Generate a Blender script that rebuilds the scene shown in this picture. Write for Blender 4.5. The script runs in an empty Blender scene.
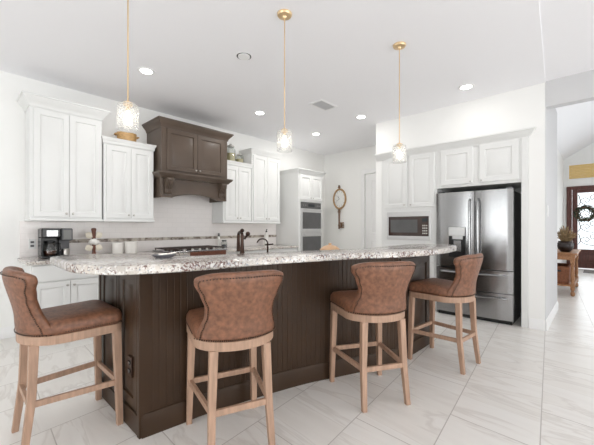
import bpy, bmesh, math, random
from mathutils import Vector, Matrix
random.seed(7)
S = bpy.context.scene
COL = S.collection
PI = math.pi

# ------------------------------------------------------------------ camera, world, light, exposure
TH = math.radians(43.1)
cam = bpy.data.cameras.new('camera'); co = bpy.data.objects.new('camera', cam); COL.objects.link(co)
co.location = (0, 0, 1.27); co.rotation_euler = (PI/2, 0, TH - PI/2)
cam.sensor_width = 36.0; cam.lens = 324/594*36; cam.shift_y = 5/594; cam.clip_start = .05
S.camera = co
W = bpy.data.worlds.new('world'); S.world = W; W.use_nodes = True
W.node_tree.nodes['Background'].inputs[0].default_value = (.93, .97, 1, 1)
W.node_tree.nodes['Background'].inputs[1].default_value = 1.6
S.view_settings.view_transform = 'Standard'; S.view_settings.look = 'None'
S.view_settings.gamma = 1; S.view_settings.use_curve_mapping = False
S.view_settings.exposure = 0.0
S.cycles.max_bounces = 14; S.cycles.diffuse_bounces = 8; S.cycles.transparent_max_bounces = 16
S.cycles.sample_clamp_indirect = 6

def area(name, loc, rot, sx, sy, power, color=(1, 1, 1)):
    l = bpy.data.lights.new(name, 'AREA'); l.shape = 'RECTANGLE'; l.size = sx; l.size_y = sy
    l.energy = power; l.color = color
    o = bpy.data.objects.new(name, l); COL.objects.link(o); o.location = loc; o.rotation_euler = rot
    return o
# daylight through the windows of the room behind the camera, and through the front door
TL_ = math.radians(42)          # daylight comes in partly off the bright ground outside
area('daylight_side', (-3.4, 1.8, 1.4), (0, -PI/2-TL_, 0), 2.5, 3.2, 88, (1, .99, .975))
area('daylight_rear', (-.6, -4.95, 1.4), (PI/2+TL_, 0, 0), 3.4, 2.5, 148, (1, .99, .98))
area('daylight_rear_far', (3.2, -4.95, 1.4), (PI/2+TL_, 0, 0), 3.2, 2.5, 148, (1, .99, .98))
area('daylight_entry', (13.8, -.3, 1.6), (0, PI/2, 0), 2.2, 2.2, 75, (.95, .97, 1))
area('foyer_fill', (9.0, -3.1, 1.4), (PI/2+TL_, 0, 0), 3.6, 2.2, 60, (.96, .98, 1))  # added fill behind an unseen side window, brightens the foyer

# ------------------------------------------------------------------ materials
MATS = {}
def mat(name, color, rough=.5, metal=0, var=0, vscale=8, bump=0, bscale=60, spec=None, coat=0, emit=None, stretch=None):
    m = bpy.data.materials.new(name); m.use_nodes = True; nt = m.node_tree; p = nt.nodes['Principled BSDF']
    p.inputs['Base Color'].default_value = (*color, 1); p.inputs['Roughness'].default_value = rough
    p.inputs['Metallic'].default_value = metal
    if spec is not None: p.inputs['Specular IOR Level'].default_value = spec
    if coat: p.inputs['Coat Weight'].default_value = coat; p.inputs['Coat Roughness'].default_value = .12
    if emit: p.inputs['Emission Color'].default_value = (*emit[0], 1); p.inputs['Emission Strength'].default_value = emit[1]
    if var or bump:
        tc = nt.nodes.new('ShaderNodeTexCoord'); src = tc.outputs['Object']
        if stretch:
            mp = nt.nodes.new('ShaderNodeMapping'); mp.inputs['Scale'].default_value = stretch
            nt.links.new(src, mp.inputs[0]); src = mp.outputs[0]
    if var:
        n = nt.nodes.new('ShaderNodeTexNoise'); n.inputs['Scale'].default_value = vscale; n.inputs['Detail'].default_value = 6
        nt.links.new(src, n.inputs['Vector'])
        r = nt.nodes.new('ShaderNodeValToRGB')
        r.color_ramp.elements[0].position = .3; r.color_ramp.elements[1].position = .7
        r.color_ramp.elements[0].color = (*[c*(1-var) for c in color], 1)
        r.color_ramp.elements[1].color = (*[min(1, c*(1+var*.6)) for c in color], 1)
        nt.links.new(n.outputs[0], r.inputs[0]); nt.links.new(r.outputs[0], p.inputs['Base Color'])
    if bump:
        n2 = nt.nodes.new('ShaderNodeTexNoise'); n2.inputs['Scale'].default_value = bscale; n2.inputs['Detail'].default_value = 4
        nt.links.new(src, n2.inputs['Vector'])
        b = nt.nodes.new('ShaderNodeBump'); b.inputs['Strength'].default_value = bump; b.inputs['Distance'].default_value = .004
        nt.links.new(n2.outputs[0], b.inputs['Height']); nt.links.new(b.outputs[0], p.inputs['Normal'])
    MATS[name] = m
    return m

WALL = mat('wall_paint', (.88, .88, .865), .8, bump=.12, bscale=90)
GREYWALL = mat('grey_wall', (.62, .62, .63), .8, bump=.12, bscale=90)  # header and jamb face, a darker grey than WALL
CEIL = mat('ceiling_paint', (.90, .90, .925), .9, bump=.12, bscale=80)
CAB = mat('cabinet_paint', (.775, .78, .77), .38, var=.02, vscale=3)
TRIM = mat('trim_paint', (.86, .86, .86), .35, var=.02, vscale=3)
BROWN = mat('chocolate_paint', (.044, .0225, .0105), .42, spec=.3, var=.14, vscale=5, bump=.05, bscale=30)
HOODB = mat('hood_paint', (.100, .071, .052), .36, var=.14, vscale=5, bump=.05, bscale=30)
LEATHER = mat('tan_leather', (.215, .095, .053), .45, var=.38, vscale=42, bump=.25, bscale=140)
OAK = mat('washed_oak', (.44, .28, .195), .5, var=.22, vscale=9, bump=.2, bscale=40, stretch=(6, 6, .7))
NAIL = mat('dark_nailheads', (.07, .04, .026), .35, .5, var=.1)
STEEL = mat('stainless_steel', (.37, .37, .375), .2, 1, var=.05, vscale=3, stretch=(40, 40, .5))
STEELD = mat('dark_steel', (.12, .12, .125), .4, .6, var=.1)
BLACK = mat('black_plastic', (.012, .012, .013), .25, var=.1)
OVGLASS = mat('oven_glass', (.10, .10, .10), .06, 0, var=.15, vscale=5)
MWGLASS = mat('microwave_glass', (.05, .03, .025), .06, 0, var=.3, vscale=6)
BRONZE = mat('oil_rubbed_bronze', (.042, .021, .014), .3, .7, var=.2, vscale=15)
BRASS = mat('brushed_brass', (.80, .60, .36), .34, .85, var=.08)
BRIGHT = mat('bright_steel', (.66, .66, .66), .34, .75, var=.04)
GREYM = mat('grey_enamel', (.20, .20, .195), .5, .2, var=.05)
VENTM = mat('vent_grey', (.62, .62, .63), .5, var=.03)
NICKEL = mat('brushed_nickel', (.55, .53, .5), .28, .95, var=.05)
IRON = mat('cast_iron', (.05, .032, .026), .5, .3, var=.2)
WOODT = mat('honey_wood', (.36, .17, .075), .42, var=.3, vscale=6, bump=.1, bscale=30, stretch=(1, 8, 8))
WOODR = mat('red_brown_wood', (.15, .05, .028), .4, var=.3, vscale=10, stretch=(6, 6, 1))
WOODG = mat('golden_wood', (.62, .38, .16), .45, var=.25, vscale=12, stretch=(1, 5, 5))
DOORW = mat('mahogany_door', (.105, .034, .026), .35, var=.3, vscale=6, stretch=(6, 6, .8))
BASKET = mat('wicker_basket', (.22, .075, .03), .6, var=.4, vscale=40, bump=.8, bscale=70)
CERAM = mat('white_ceramic', (.84, .82, .78), .2, var=.02)
CREAM = mat('cream_petal', (.80, .74, .62), .6, var=.1, vscale=20)
TAN = mat('tan_ceramic', (.70, .44, .25), .35, var=.12)
POTM = mat('dark_pot', (.022, .013, .012), .3, var=.2)
DRYG = mat('dried_grass', (.33, .23, .12), .8, var=.45, vscale=25)
LEAF = mat('wreath_leaf', (.030, .042, .016), .6, var=.5, vscale=30)
GOLDW = mat('antique_gold', (.46, .29, .14), .45, .15, var=.35, vscale=25)
KEYM = mat('weathered_key', (.23, .14, .09), .6, .1, var=.4, vscale=25)
DIAL = mat('clock_dial', (.88, .88, .86), .4, var=.05)
GREYD = mat('grey_glaze', (.16, .16, .18), .2, var=.2)
AMBER = mat('amber_jar', (.62, .55, .33), .15, var=.2, vscale=15)
SWITCH = mat('switch_plastic', (.80, .80, .79), .4, var=.02)
BLUEG = mat('display', (.02, .025, .03), .1, var=.1)
LAMP = mat('lamp_lens', (1, 1, 1), .5, emit=((1, .98, .95), 14), var=.01)
BULB = mat('bulb_glow', (1, .95, .85), .4, emit=((1, .94, .84), 6), var=.01)
AMBERW = mat('golden_shade', (.78, .55, .22), .7, var=.2, vscale=12, stretch=(1, 1, 20))
NEST = [None]

def clear_glass(name, tint, refl=.12, white=0.0, bump=0):
    m = bpy.data.materials.new(name); m.use_nodes = True; nt = m.node_tree; N = nt.nodes
    N.remove(N['Principled BSDF']); out = N['Material Output']
    t = N.new('ShaderNodeBsdfTransparent'); t.inputs[0].default_value = (*tint, 1)
    g = N.new('ShaderNodeBsdfGlossy'); g.inputs['Roughness'].default_value = .05
    fr = N.new('ShaderNodeLayerWeight'); fr.inputs[0].default_value = .35
    mul = N.new('ShaderNodeMath'); mul.operation = 'MULTIPLY_ADD'; mul.inputs[1].default_value = .6; mul.inputs[2].default_value = refl*.3
    mx = N.new('ShaderNodeMixShader')
    nt.links.new(fr.outputs['Facing'], mul.inputs[0]); nt.links.new(mul.outputs[0], mx.inputs[0])
    nt.links.new(t.outputs[0], mx.inputs[1]); nt.links.new(g.outputs[0], mx.inputs[2])
    last = mx
    if white:
        d = N.new('ShaderNodeBsdfTranslucent'); d.inputs[0].default_value = (.95, .95, .95, 1)
        v = N.new('ShaderNodeTexVoronoi'); v.inputs['Scale'].default_value = 190
        tc = N.new('ShaderNodeTexCoord'); nt.links.new(tc.outputs['Object'], v.inputs['Vector'])
        rp = N.new('ShaderNodeValToRGB'); rp.color_ramp.elements[0].position = .05; rp.color_ramp.elements[1].position = .45
        rp.color_ramp.elements[0].color = (min(1, white*1.5),)*3 + (1,); rp.color_ramp.elements[1].color = (white,)*3 + (1,)
        nt.links.new(v.outputs['Distance'], rp.inputs[0])
        m2 = N.new('ShaderNodeMixShader'); nt.links.new(rp.outputs[0], m2.inputs[0])
        nt.links.new(mx.outputs[0], m2.inputs[1]); nt.links.new(d.outputs[0], m2.inputs[2]); last = m2
    nt.links.new(last.outputs[0], out.inputs[0])
    MATS[name] = m; return m
GLASS = clear_glass('window_glass', (.97, .98, .98))
SEEDED = clear_glass('seeded_glass', (.98, .98, .97), .10, .16)
JARG = clear_glass('jar_glass', (.85, .87, .86), .3)

def granite():
    m = bpy.data.materials.new('speckled_granite'); m.use_nodes = True; nt = m.node_tree; N = nt.nodes; L = nt.links
    p = N['Principled BSDF']; p.inputs['Roughness'].default_value = .13
    tc = N.new('ShaderNodeTexCoord')
    def noise(s, det=5, dist=0):
        n = N.new('ShaderNodeTexNoise'); n.inputs['Scale'].default_value = s; n.inputs['Detail'].default_value = det
        n.inputs['Distortion'].default_value = dist; L.new(tc.outputs['Object'], n.inputs['Vector']); return n
    def ramp(src, a, b, ca, cb):
        r = N.new('ShaderNodeValToRGB'); e = r.color_ramp.elements
        e[0].position, e[1].position = a, b; e[0].color, e[1].color = (*ca, 1), (*cb, 1); L.new(src, r.inputs[0]); return r
    def mix(fac, a, b):
        x = N.new('ShaderNodeMix'); x.data_type = 'RGBA'; L.new(fac, x.inputs[0]); L.new(a, x.inputs[6]); 
        if isinstance(b, tuple): x.inputs[7].default_value = (*b, 1)
        else: L.new(b, x.inputs[7])
        return x.outputs[2]
    base = ramp(noise(7).outputs[0], .35, .65, (.66, .61, .55), (.46, .425, .39)).outputs[0]
    base = mix(ramp(noise(38, 6, .6).outputs[0], .50, .58, (0, 0, 0), (1, 1, 1)).outputs[0], base, (.72, .70, .67))
    cl = noise(5, 3).outputs[0]
    sp = noise(62, 5, .5).outputs[0]
    add = N.new('ShaderNodeMath'); add.operation = 'MULTIPLY_ADD'; L.new(cl, add.inputs[0]); add.inputs[1].default_value = .55; L.new(sp, add.inputs[2])
    base = mix(ramp(add.outputs[0], .838, .89, (0, 0, 0), (1, 1, 1)).outputs[0], base, (.19, .115, .10))
    base = mix(ramp(noise(95, 4, .3).outputs[0], .63, .68, (0, 0, 0), (1, 1, 1)).outputs[0], base, (.05, .035, .035))
    base = mix(ramp(noise(55, 4, .8).outputs[0], .60, .66, (0, 0, 0), (1, 1, 1)).outputs[0], base, (.30, .31, .34))
    L.new(base, p.inputs['Base Color'])
    MATS['granite'] = m; return m
GRANITE = granite()

def tile_floor():
    m = bpy.data.materials.new('marble_look_floor_tile'); m.use_nodes = True; nt = m.node_tree; N = nt.nodes; L = nt.links
    p = N['Principled BSDF']; p.inputs['Roughness'].default_value = .3
    g = N.new('ShaderNodeNewGeometry'); sx = N.new('ShaderNodeSeparateXYZ'); L.new(g.outputs['Position'], sx.inputs[0])
    def madd(a, k, b, c=None):
        x = N.new('ShaderNodeMath'); x.operation = 'MULTIPLY_ADD'; L.new(a, x.inputs[0]); x.inputs[1].default_value = k
        if b is None: x.inputs[2].default_value = c
        else: L.new(b, x.inputs[2])
        return x.outputs[0]
    aa = madd(sx.outputs[1], -.04, sx.outputs[0]); bb = madd(sx.outputs[0], -.09, sx.outputs[1])
    cb = N.new('ShaderNodeCombineXYZ'); L.new(aa, cb.inputs[0]); L.new(bb, cb.inputs[1])
    mp = N.new('ShaderNodeMapping'); mp.inputs['Location'].default_value = (.16, -.045+.49*4, 0); L.new(cb.outputs[0], mp.inputs[0])
    br = N.new('ShaderNodeTexBrick'); br.inputs['Scale'].default_value = 1; br.inputs['Brick Width'].default_value = .98
    br.inputs['Row Height'].default_value = .49; br.inputs['Mortar Size'].default_value = .0032; br.inputs['Mortar Smooth'].default_value = .1
    br.offset = .5; br.inputs['Color1'].default_value = (0, 0, 0, 1); br.inputs['Color2'].default_value = (1, 1, 1, 1); br.inputs['Bias'].default_value = 0
    L.new(mp.outputs[0], br.inputs['Vector'])
    off = N.new('ShaderNodeVectorMath'); off.operation = 'MULTIPLY_ADD'; off.inputs[1].default_value = (7, 3, 5)
    L.new(br.outputs['Color'], off.inputs[0]); L.new(cb.outputs[0], off.inputs[2])
    m2 = N.new('ShaderNodeMapping'); m2.inputs['Rotation'].default_value = (0, 0, math.radians(12)); m2.inputs['Scale'].default_value = (3.2, .7, 1)
    L.new(off.outputs[0], m2.inputs[0])
    n1 = N.new('ShaderNodeTexNoise'); n1.inputs['Scale'].default_value = 1.5; n1.inputs['Detail'].default_value = 7; n1.inputs['Distortion'].default_value = .9
    L.new(m2.outputs[0], n1.inputs['Vector'])
    r = N.new('ShaderNodeValToRGB'); e = r.color_ramp.elements
    e[0].position = .30; e[0].color = (.745, .715, .68, 1); e[1].position = .52; e[1].color = (.82, .80, .77, 1)
    k = e.new(.44); k.color = (.80, .775, .74, 1); k = e.new(.478); k.color = (.70, .67, .635, 1); k = e.new(.505); k.color = (.80, .775, .745, 1)
    k = e.new(.75); k.color = (.775, .75, .72, 1)
    L.new(n1.outputs[0], r.inputs[0])
    mx = N.new('ShaderNodeMix'); mx.data_type = 'RGBA'; L.new(br.outputs['Fac'], mx.inputs[0]); L.new(r.outputs[0], mx.inputs[6])
    mx.inputs[7].default_value = (.50, .465, .435, 1); L.new(mx.outputs[2], p.inputs['Base Color'])
    b = N.new('ShaderNodeBump'); b.invert = True; b.inputs['Strength'].default_value = .3; b.inputs['Distance'].default_value = .003
    L.new(br.outputs['Fac'], b.inputs['Height']); L.new(b.outputs[0], p.inputs['Normal'])
    MATS['floor'] = m; return m
FLOOR = tile_floor()

def brick_mat(name, c1, c2, mortar, bw, rh, ms, rough, vertical='xz', offset=.5):
    m = bpy.data.materials.new(name); m.use_nodes = True; nt = m.node_tree; N = nt.nodes; L = nt.links
    p = N['Principled BSDF']; p.inputs['Roughness'].default_value = rough
    g = N.new('ShaderNodeNewGeometry'); sx = N.new('ShaderNodeSeparateXYZ'); L.new(g.outputs['Position'], sx.inputs[0])
    cb = N.new('ShaderNodeCombineXYZ'); L.new(sx.outputs[0 if vertical == 'xz' else 1], cb.inputs[0]); L.new(sx.outputs[2], cb.inputs[1])
    br = N.new('ShaderNodeTexBrick'); br.inputs['Scale'].default_value = 1; br.inputs['Brick Width'].default_value = bw
    br.inputs['Row Height'].default_value = rh; br.inputs['Mortar Size'].default_value = ms; br.offset = offset
    br.inputs['Color1'].default_value = (*c1, 1); br.inputs['Color2'].default_value = (*c2, 1); br.inputs['Mortar'].default_value = (*mortar, 1)
    L.new(cb.outputs[0], br.inputs['Vector'])
    if 'mosaic' in name:
        n = N.new('ShaderNodeTexNoise'); n.inputs['Scale'].default_value = 16; n.inputs['Detail'].default_value = 2; L.new(g.outputs['Position'], n.inputs['Vector'])
        r = N.new('ShaderNodeValToRGB'); r.color_ramp.elements[0].position = .4; r.color_ramp.elements[1].position = .6
        r.color_ramp.elements[0].color = (.10, .055, .035, 1); r.color_ramp.elements[1].color = (.70, .64, .56, 1); L.new(n.outputs[0], r.inputs[0])
        mx = N.new('ShaderNodeMix'); mx.data_type = 'RGBA'; mx.inputs[0].default_value = .55; L.new(br.outputs[0], mx.inputs[6]); L.new(r.outputs[0], mx.inputs[7])
        L.new(mx.outputs[2], p.inputs['Base Color'])
    else:
        L.new(br.outputs[0], p.inputs['Base Color'])
    MATS[name] = m; return m
BSPLASH = brick_mat('subway_tile', (.88, .84, .82), (.90, .86, .84), (.83, .795, .775), .15, .075, .0025, .22)
MOSAIC = brick_mat('mosaic_tile', (.12, .07, .045), (.55, .49, .42), (.45, .42, .38), .055, .018, .002, .2)

# ------------------------------------------------------------------ mesh helpers
def BM(): return bmesh.new()
def box(bm, lo, hi, bev=0, T=None, seg=1):
    x0, y0, z0 = lo; x1, y1, z1 = hi
    v = [bm.verts.new(p) for p in ((x0,y0,z0),(x1,y0,z0),(x1,y1,z0),(x0,y1,z0),(x0,y0,z1),(x1,y0,z1),(x1,y1,z1),(x0,y1,z1))]
    fs = [bm.faces.new([v[i] for i in q]) for q in ((0,3,2,1),(4,5,6,7),(0,1,5,4),(1,2,6,5),(2,3,7,6),(3,0,4,7))]
    vs = v
    if bev:
        es = list({e for f in fs for e in f.edges})
        r = bmesh.ops.bevel(bm, geom=es, offset=bev, segments=seg, affect='EDGES', profile=.5)
        vs = list({w for f in r['faces'] for w in f.verts} | {w for w in v if w.is_valid})
    if T:
        for w in vs: w.co = Vector(T(*w.co))
    return bm
def loops(bm, rings, cap0=True, cap1=True, closed=True):
    R = [[bm.verts.new(p) for p in r] for r in rings]
    n = len(R[0])
    for a, b in zip(R, R[1:]):
        for i in range(n if closed else n-1):
            bm.faces.new((a[i], a[(i+1) % n], b[(i+1) % n], b[i]))
    if cap0: bm.faces.new(R[0][::-1])
    if cap1: bm.faces.new(R[-1])
    return bm
def prism(bm, pts, z0, z1, bev=0, T=None):
    def f(p, z):
        q = (p[0], p[1], z); return T(*q) if T else q
    if bev:
        ins = inset(pts, bev)
        i2 = inset(pts, bev*.3)
        loops(bm, [[f(p, z0) for p in i2], [f(p, z0+bev*.5) for p in pts], [f(p, z1-bev) for p in pts], [f(p, z1-bev*.3) for p in i2], [f(p, z1) for p in ins]])
    else: loops(bm, [[f(p, z0) for p in pts], [f(p, z1) for p in pts]])
    return bm
def inset(pts, d):
    n = len(pts); out = []
    A = sum(pts[i][0]*pts[(i+1) % n][1]-pts[(i+1) % n][0]*pts[i][1] for i in range(n)); sg = 1 if A > 0 else -1
    for i in range(n):
        p0, p1, p2 = Vector(pts[i-1]), Vector(pts[i]), Vector(pts[(i+1) % n])
        d1 = (p1-p0).normalized(); d2 = (p2-p1).normalized()
        n1 = Vector((-d1.y, d1.x))*sg; n2 = Vector((-d2.y, d2.x))*sg
        m = n1+n2; m = m/max(.35, m.dot(n1)) if m.length > 1e-6 else n1
        out.append(tuple(p1+m*d))
    return out
def lathe(bm, prof, c=(0, 0, 0), n=24, T=None, sx=1, sy=1):
    rings = []
    for r, z in prof:
        ring = []
        for i in range(n):
            a = 2*PI*i/n; q = (c[0]+sx*r*math.cos(a), c[1]+sy*r*math.sin(a), c[2]+z)
            ring.append(T(*q) if T else q)
        rings.append(ring)
    return loops(bm, rings)
def tube(bm, pts, r, n=8, caps=True, sq=None):
    P = [Vector(p) for p in pts]; R = r if isinstance(r, (list, tuple)) else [r]*len(P)
    up = None; rings = []
    for i, p in enumerate(P):
        t = (P[min(i+1, len(P)-1)]-P[max(i-1, 0)]).normalized()
        if up is None:
            up = Vector((0, 0, 1)) if abs(t.z) < .9 else Vector((1, 0, 0))
        x = t.cross(up).normalized(); y = x.cross(t).normalized(); up = y
        rings.append([p + (x*math.cos(2*PI*k/n)+y*math.sin(2*PI*k/n))*R[i] for k in range(n)])
    return loops(bm, rings, caps, caps)
def bar(bm, a, b, w, h, side=None):
    """square-section beam a->b; w,h widths (tuples = start,end)"""
    a, b = Vector(a), Vector(b); t = (b-a).normalized()
    s = Vector(side) if side else (Vector((0, 0, 1)).cross(t) if abs(t.z) < .9 else Vector((1, 0, 0)))
    s = (s - t*s.dot(t)).normalized(); u = t.cross(s)
    w = w if isinstance(w, tuple) else (w, w); h = h if isinstance(h, tuple) else (h, h)
    rr = []
    for p, ww, hh in ((a, w[0], h[0]), (b, w[1], h[1])):
        c = .12
        rr.append([p+s*ww*.5*i+u*hh*.5*j for i, j in ((1-c,-1),(1,-1+c),(1,1-c),(1-c,1),(-1+c,1),(-1,1-c),(-1,-1+c),(-1+c,-1))])
    return loops(bm, rr)
def ball(bm, c, r, n=10, sx=1, sy=1, sz=1):
    prof = [(max(.0006, r*math.sin(PI*k/n)), -r*sz*math.cos(PI*k/n)) for k in range(n+1)]
    return lathe(bm, prof, c, n+4, sx=sx, sy=sy)
def disc(bm, c, axis, prof, n=20):
    """lathe about an arbitrary axis: prof of (r, along)"""
    ax = Vector(axis).normalized(); q = ax.to_track_quat('Z', 'Y'); c = Vector(c)
    rings = [[c + q @ Vector((r*math.cos(2*PI*i/n), r*math.sin(2*PI*i/n), z)) for i in range(n)] for r, z in prof]
    return loops(bm, rings)
def crown(bm, path, prof, T=None, closed=False):
    """sweep closed profile of (out, z) along plan polyline; out is to the right of travel"""
    P = [Vector(p) for p in path]; n = len(P); rings = []
    for i in range(n):
        d1 = (P[i]-P[i-1]).normalized() if i else None; d2 = (P[i+1]-P[i]).normalized() if i < n-1 else None
        d1 = d1 or d2; d2 = d2 or d1
        n1 = Vector((d1.y, -d1.x)); n2 = Vector((d2.y, -d2.x)); m = (n1+n2); m = m/m.dot(n1)
        rings.append([(P[i].x+m.x*o, P[i].y+m.y*o, z) for o, z in prof])
    if T: rings = [[T(*q) for q in r] for r in rings]
    return loops(bm, rings)
def door_mesh(bm, a0, a1, h0, h1, b, T, rail=.058, t=.02, flat=False):
    """raised-panel door: concentric rings"""
    prof = [(0, 0), (0, t-.003), (.003, t), (rail, t), (rail+.005, t-.013), (rail+.014, t-.013), (rail+.042, t-.002), (rail+.046, t-.001)]
    if flat: prof = [(0, 0), (0, t-.003), (.003, t)]
    rings = []
    for i, d in prof:
        rings.append([T(x, b+d, z) for x, z in ((a0+i, h0+i), (a1-i, h0+i), (a1-i, h1-i), (a0+i, h1-i))])
    return loops(bm, rings)

ORG = {}
def prop(o, label=None, cat=None, group=None, kind=None):
    if label: o['label'] = label
    if cat: o['category'] = cat
    if group: o['group'] = group
    if kind: o['kind'] = kind
    return o
def thing(name, label, cat, loc, group=None, kind=None):
    o = bpy.data.objects.new(name, None); COL.objects.link(o); o.location = loc; o.empty_display_size = .1
    ORG[o] = Vector(loc)
    return prop(o, label, cat, group, kind)
def finish(bm, smooth=True):
    bmesh.ops.recalc_face_normals(bm, faces=bm.faces)
def part(name, bm, m, parent=None, smooth=30, org=None, kind=None, label=None):
    finish(bm)
    o_ = ORG[parent] if parent else Vector(org or (0, 0, 0))
    for v in bm.verts: v.co -= o_
    me = bpy.data.meshes.new(name); bm.to_mesh(me); bm.free(); me.materials.append(m)
    if smooth:
        me.polygons.foreach_set('use_smooth', [True]*len(me.polygons))
        me.set_sharp_from_angle(angle=math.radians(smooth))
    o = bpy.data.objects.new(name, me); COL.objects.link(o)
    ORG[o] = o_
    if parent: o.parent = parent
    else: o.location = o_
    if kind: o['kind'] = kind
    if label: o['label'] = label
    return o
def struct(name, bm, m, parent=None, label=None): return part(name, bm, m, parent, 30, kind='structure' if not parent else None, label=label)
def solo(name, bm, m, label, cat, org, group=None, kind=None):
    return prop(part(name, bm, m, None, 30, org), label, cat, group, kind)
def copy_tree(o, parent=None):
    c = o.copy(); COL.objects.link(c)
    if parent: c.parent = parent; c.matrix_parent_inverse = o.matrix_parent_inverse.copy()
    for ch in [x for x in KIDS.get(o, [])]: copy_tree(ch, c)
    return c
KIDS = {}
def index_kids(o):
    KIDS[o] = list(o.children)
    for c in o.children: index_kids(c)
def bez(pts, n=8):
    """Catmull-Rom through 2D/3D points"""
    P = [Vector(p) for p in pts]; out = []
    for i in range(len(P)-1):
        p0, p1, p2, p3 = P[max(i-1, 0)], P[i], P[i+1], P[min(i+2, len(P)-1)]
        for k in range(n):
            t = k/n
            out.append(.5*((2*p1)+(p2-p0)*t+(2*p0-5*p1+4*p2-p3)*t*t+(3*p1-p0-3*p2+p3)*t**3))
    out.append(P[-1]); return out

# ------------------------------------------------------------------ the room
V = 4.97           # hood wall plane
UF = 4.985         # fridge wall plane
UK = 6.3           # key wall plane
H = 3.05
TB = lambda a, b, h: (a, V-b, h)        # hood-wall frame: along, out of wall, up
TF = lambda a, b, h: (UF-b, a, h)       # fridge-wall frame
TK = lambda a, b, h: (UK-b, a, h)

b = BM(); box(b, (-3.1, -4.6, -.1), (14.5, 5.1, 0)); struct('floor', b, FLOOR)
b = BM(); prism(b, [(-3.1, .05), (2.6, .31), (4.985, .49), (6.45, .49), (6.45, 5.1), (-3.1, 5.1)], H, H+.15); struct('ceiling', b, CEIL)
b = BM(); prism(b, [(-3.1, -4.6), (5.1, -4.6), (5.1, .5), (4.985, .49), (2.6, .31), (-3.1, .05)], H+.012, H+.16); struct('ceiling_living', b, CEIL)
b = BM(); box(b, (-3.1, V, 0), (6.45, V+.12, H)); struct('wall_back', b, WALL)
b = BM()
box(b, (UK, 2.6, 0), (UK+.12, 3.0, H)); box(b, (UK, 3.83, 0), (UK+.12, V, H)); box(b, (UK, 3.0, 2.46), (UK+.12, 3.83, H))
struct('wall_pantry', b, WALL)
b = BM()
box(b, (UF, .494, 0), (6.45, .662, H)); struct('wall_right', b, WALL)
b = BM(); box(b, (UF+.002, .488, 0), (6.45, .494, H)); struct('wall_jamb', b, GREYWALL)  # thin skin giving the jamb face its greyer tone
b = BM(); box(b, (UF, 2.70, 0), (6.29, 2.81, H)); struct('wall_right_return', b, WALL)
b = BM(); box(b, (UF, .662, 2.43), (5.80, 2.70, H)); struct('wall_right_upper', b, WALL)
b = BM(); box(b, (5.80, .662, 0), (5.92, 2.70, H)); struct('wall_niche_back', b, WALL)
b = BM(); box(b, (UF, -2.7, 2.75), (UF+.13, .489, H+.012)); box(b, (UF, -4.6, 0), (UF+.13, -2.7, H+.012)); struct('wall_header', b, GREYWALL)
# left wall and its window (off frame, lights the room)
b = BM()
box(b, (-3.12, -4.6, 0), (-3.0, .2, H)); box(b, (-3.12, 3.4, 0), (-3.0, V, H)); box(b, (-3.12, .2, 2.75), (-3.0, 3.4, H)); box(b, (-3.12, .2, 0), (-3.0, 3.4, .25))
struct('wall_left', b, WALL)
b = BM()
box(b, (-3.0, -4.72, 0), (-2.3, -4.6, H)); box(b, (1.1, -4.72, 0), (1.6, -4.6, H)); box(b, (4.8, -4.72, 0), (5.1, -4.6, H))
box(b, (-2.3, -4.72, 2.75), (4.8, -4.6, H)); box(b, (-2.3, -4.72, 0), (4.8, -4.6, .25))
struct('wall_rear', b, WALL)
def window(nm, p0, p1, axis, slats):
    """window in a wall: axis 'y' = wall along v at u=p; 'x' = wall along u at v=p"""
    (a0, a1), (h0, h1), w = p0, p1, axis[1]
    T = (lambda a, d, h: (w-d, a, h)) if axis[0] == 'y' else (lambda a, d, h: (a, w-d, h))
    b = BM(); t = .06
    for lo, hi in (((a0, 0, h0), (a0+t, .1, h1)), ((a1-t, 0, h0), (a1, .1, h1)), ((a0+t, 0, h0), (a1-t, .1, h0+t)), ((a0+t, 0, h1-t), (a1-t, .1, h1))):
        box(b, lo, hi, 0, T)
    n = 3
    for k in range(1, n):
        x = a0+(a1-a0)*k/n; box(b, (x-.04, .005, h0+t), (x+.04, .095, h1-t), 0, T)
    f = struct(nm, b, TRIM)
    b = BM(); box(b, (a0+t, .06, h0+t), (a1-t, .066, h1-t), 0, T); part('pane', b, GLASS, f)
    if slats:
        b = BM(); k = h0+.12
        while k < h1-.1:
            box(b, (a0+t, .008, k), (a1-t, .055, k+.012), 0, T); k += .095
        o = part('blind_slats', b, TRIM, f)
window('window_1', (.2, 3.4), (.25, 2.75), ('y', -3.0), True)
window('window_2', (-2.3, 1.1), (.25, 2.75), ('x', -4.6), True)
window('window_3', (1.6, 4.8), (.25, 2.75), ('x', -4.6), True)

# foyer
UD = 13.3; VF = .85
b = BM(); box(b, (6.45, VF, 0), (UD, VF+.12, 3.6)); struct('wall_foyer_left', b, WALL)
b = BM()
box(b, (5.115, -2.8, 0), (7.2, -2.68, 3.6)); box(b, (10.8, -2.8, 0), (UD, -2.68, 3.6)); box(b, (7.2, -2.8, 0), (10.8, -2.68, .25)); box(b, (7.2, -2.8, 2.6), (10.8, -2.68, 3.6))
struct('wall_foyer_right', b, WALL)
window('added_foyer_window', (7.2, 10.8), (.25, 2.6), ('x', -2.68), False)  # unseen window added to let the foyer fill light in
b = BM()
ridge = -.9; zr = 4.5; ze = 3.42
for (a0, a1, z0, z1) in ((VF+.12, ridge, ze-.07, zr), (ridge, -2.8, zr, ze-.07)):
    loops(b, [[(u, a0, z0), (u, a1, z1), (u, a1, z1+.12), (u, a0, z0+.12)] for u in (5.115, UD+.12)])
struct('ceiling_foyer', b, CEIL)
D0, D1 = -1.66, .775      # door unit
b = BM()
box(b, (UD, D0, 2.55), (UD+.12, D1, 2.76)); box(b, (UD, D1, 0), (UD+.12, VF, 3.25)); box(b, (UD, -2.68, 0), (UD+.12, D0, 3.25))
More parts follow.
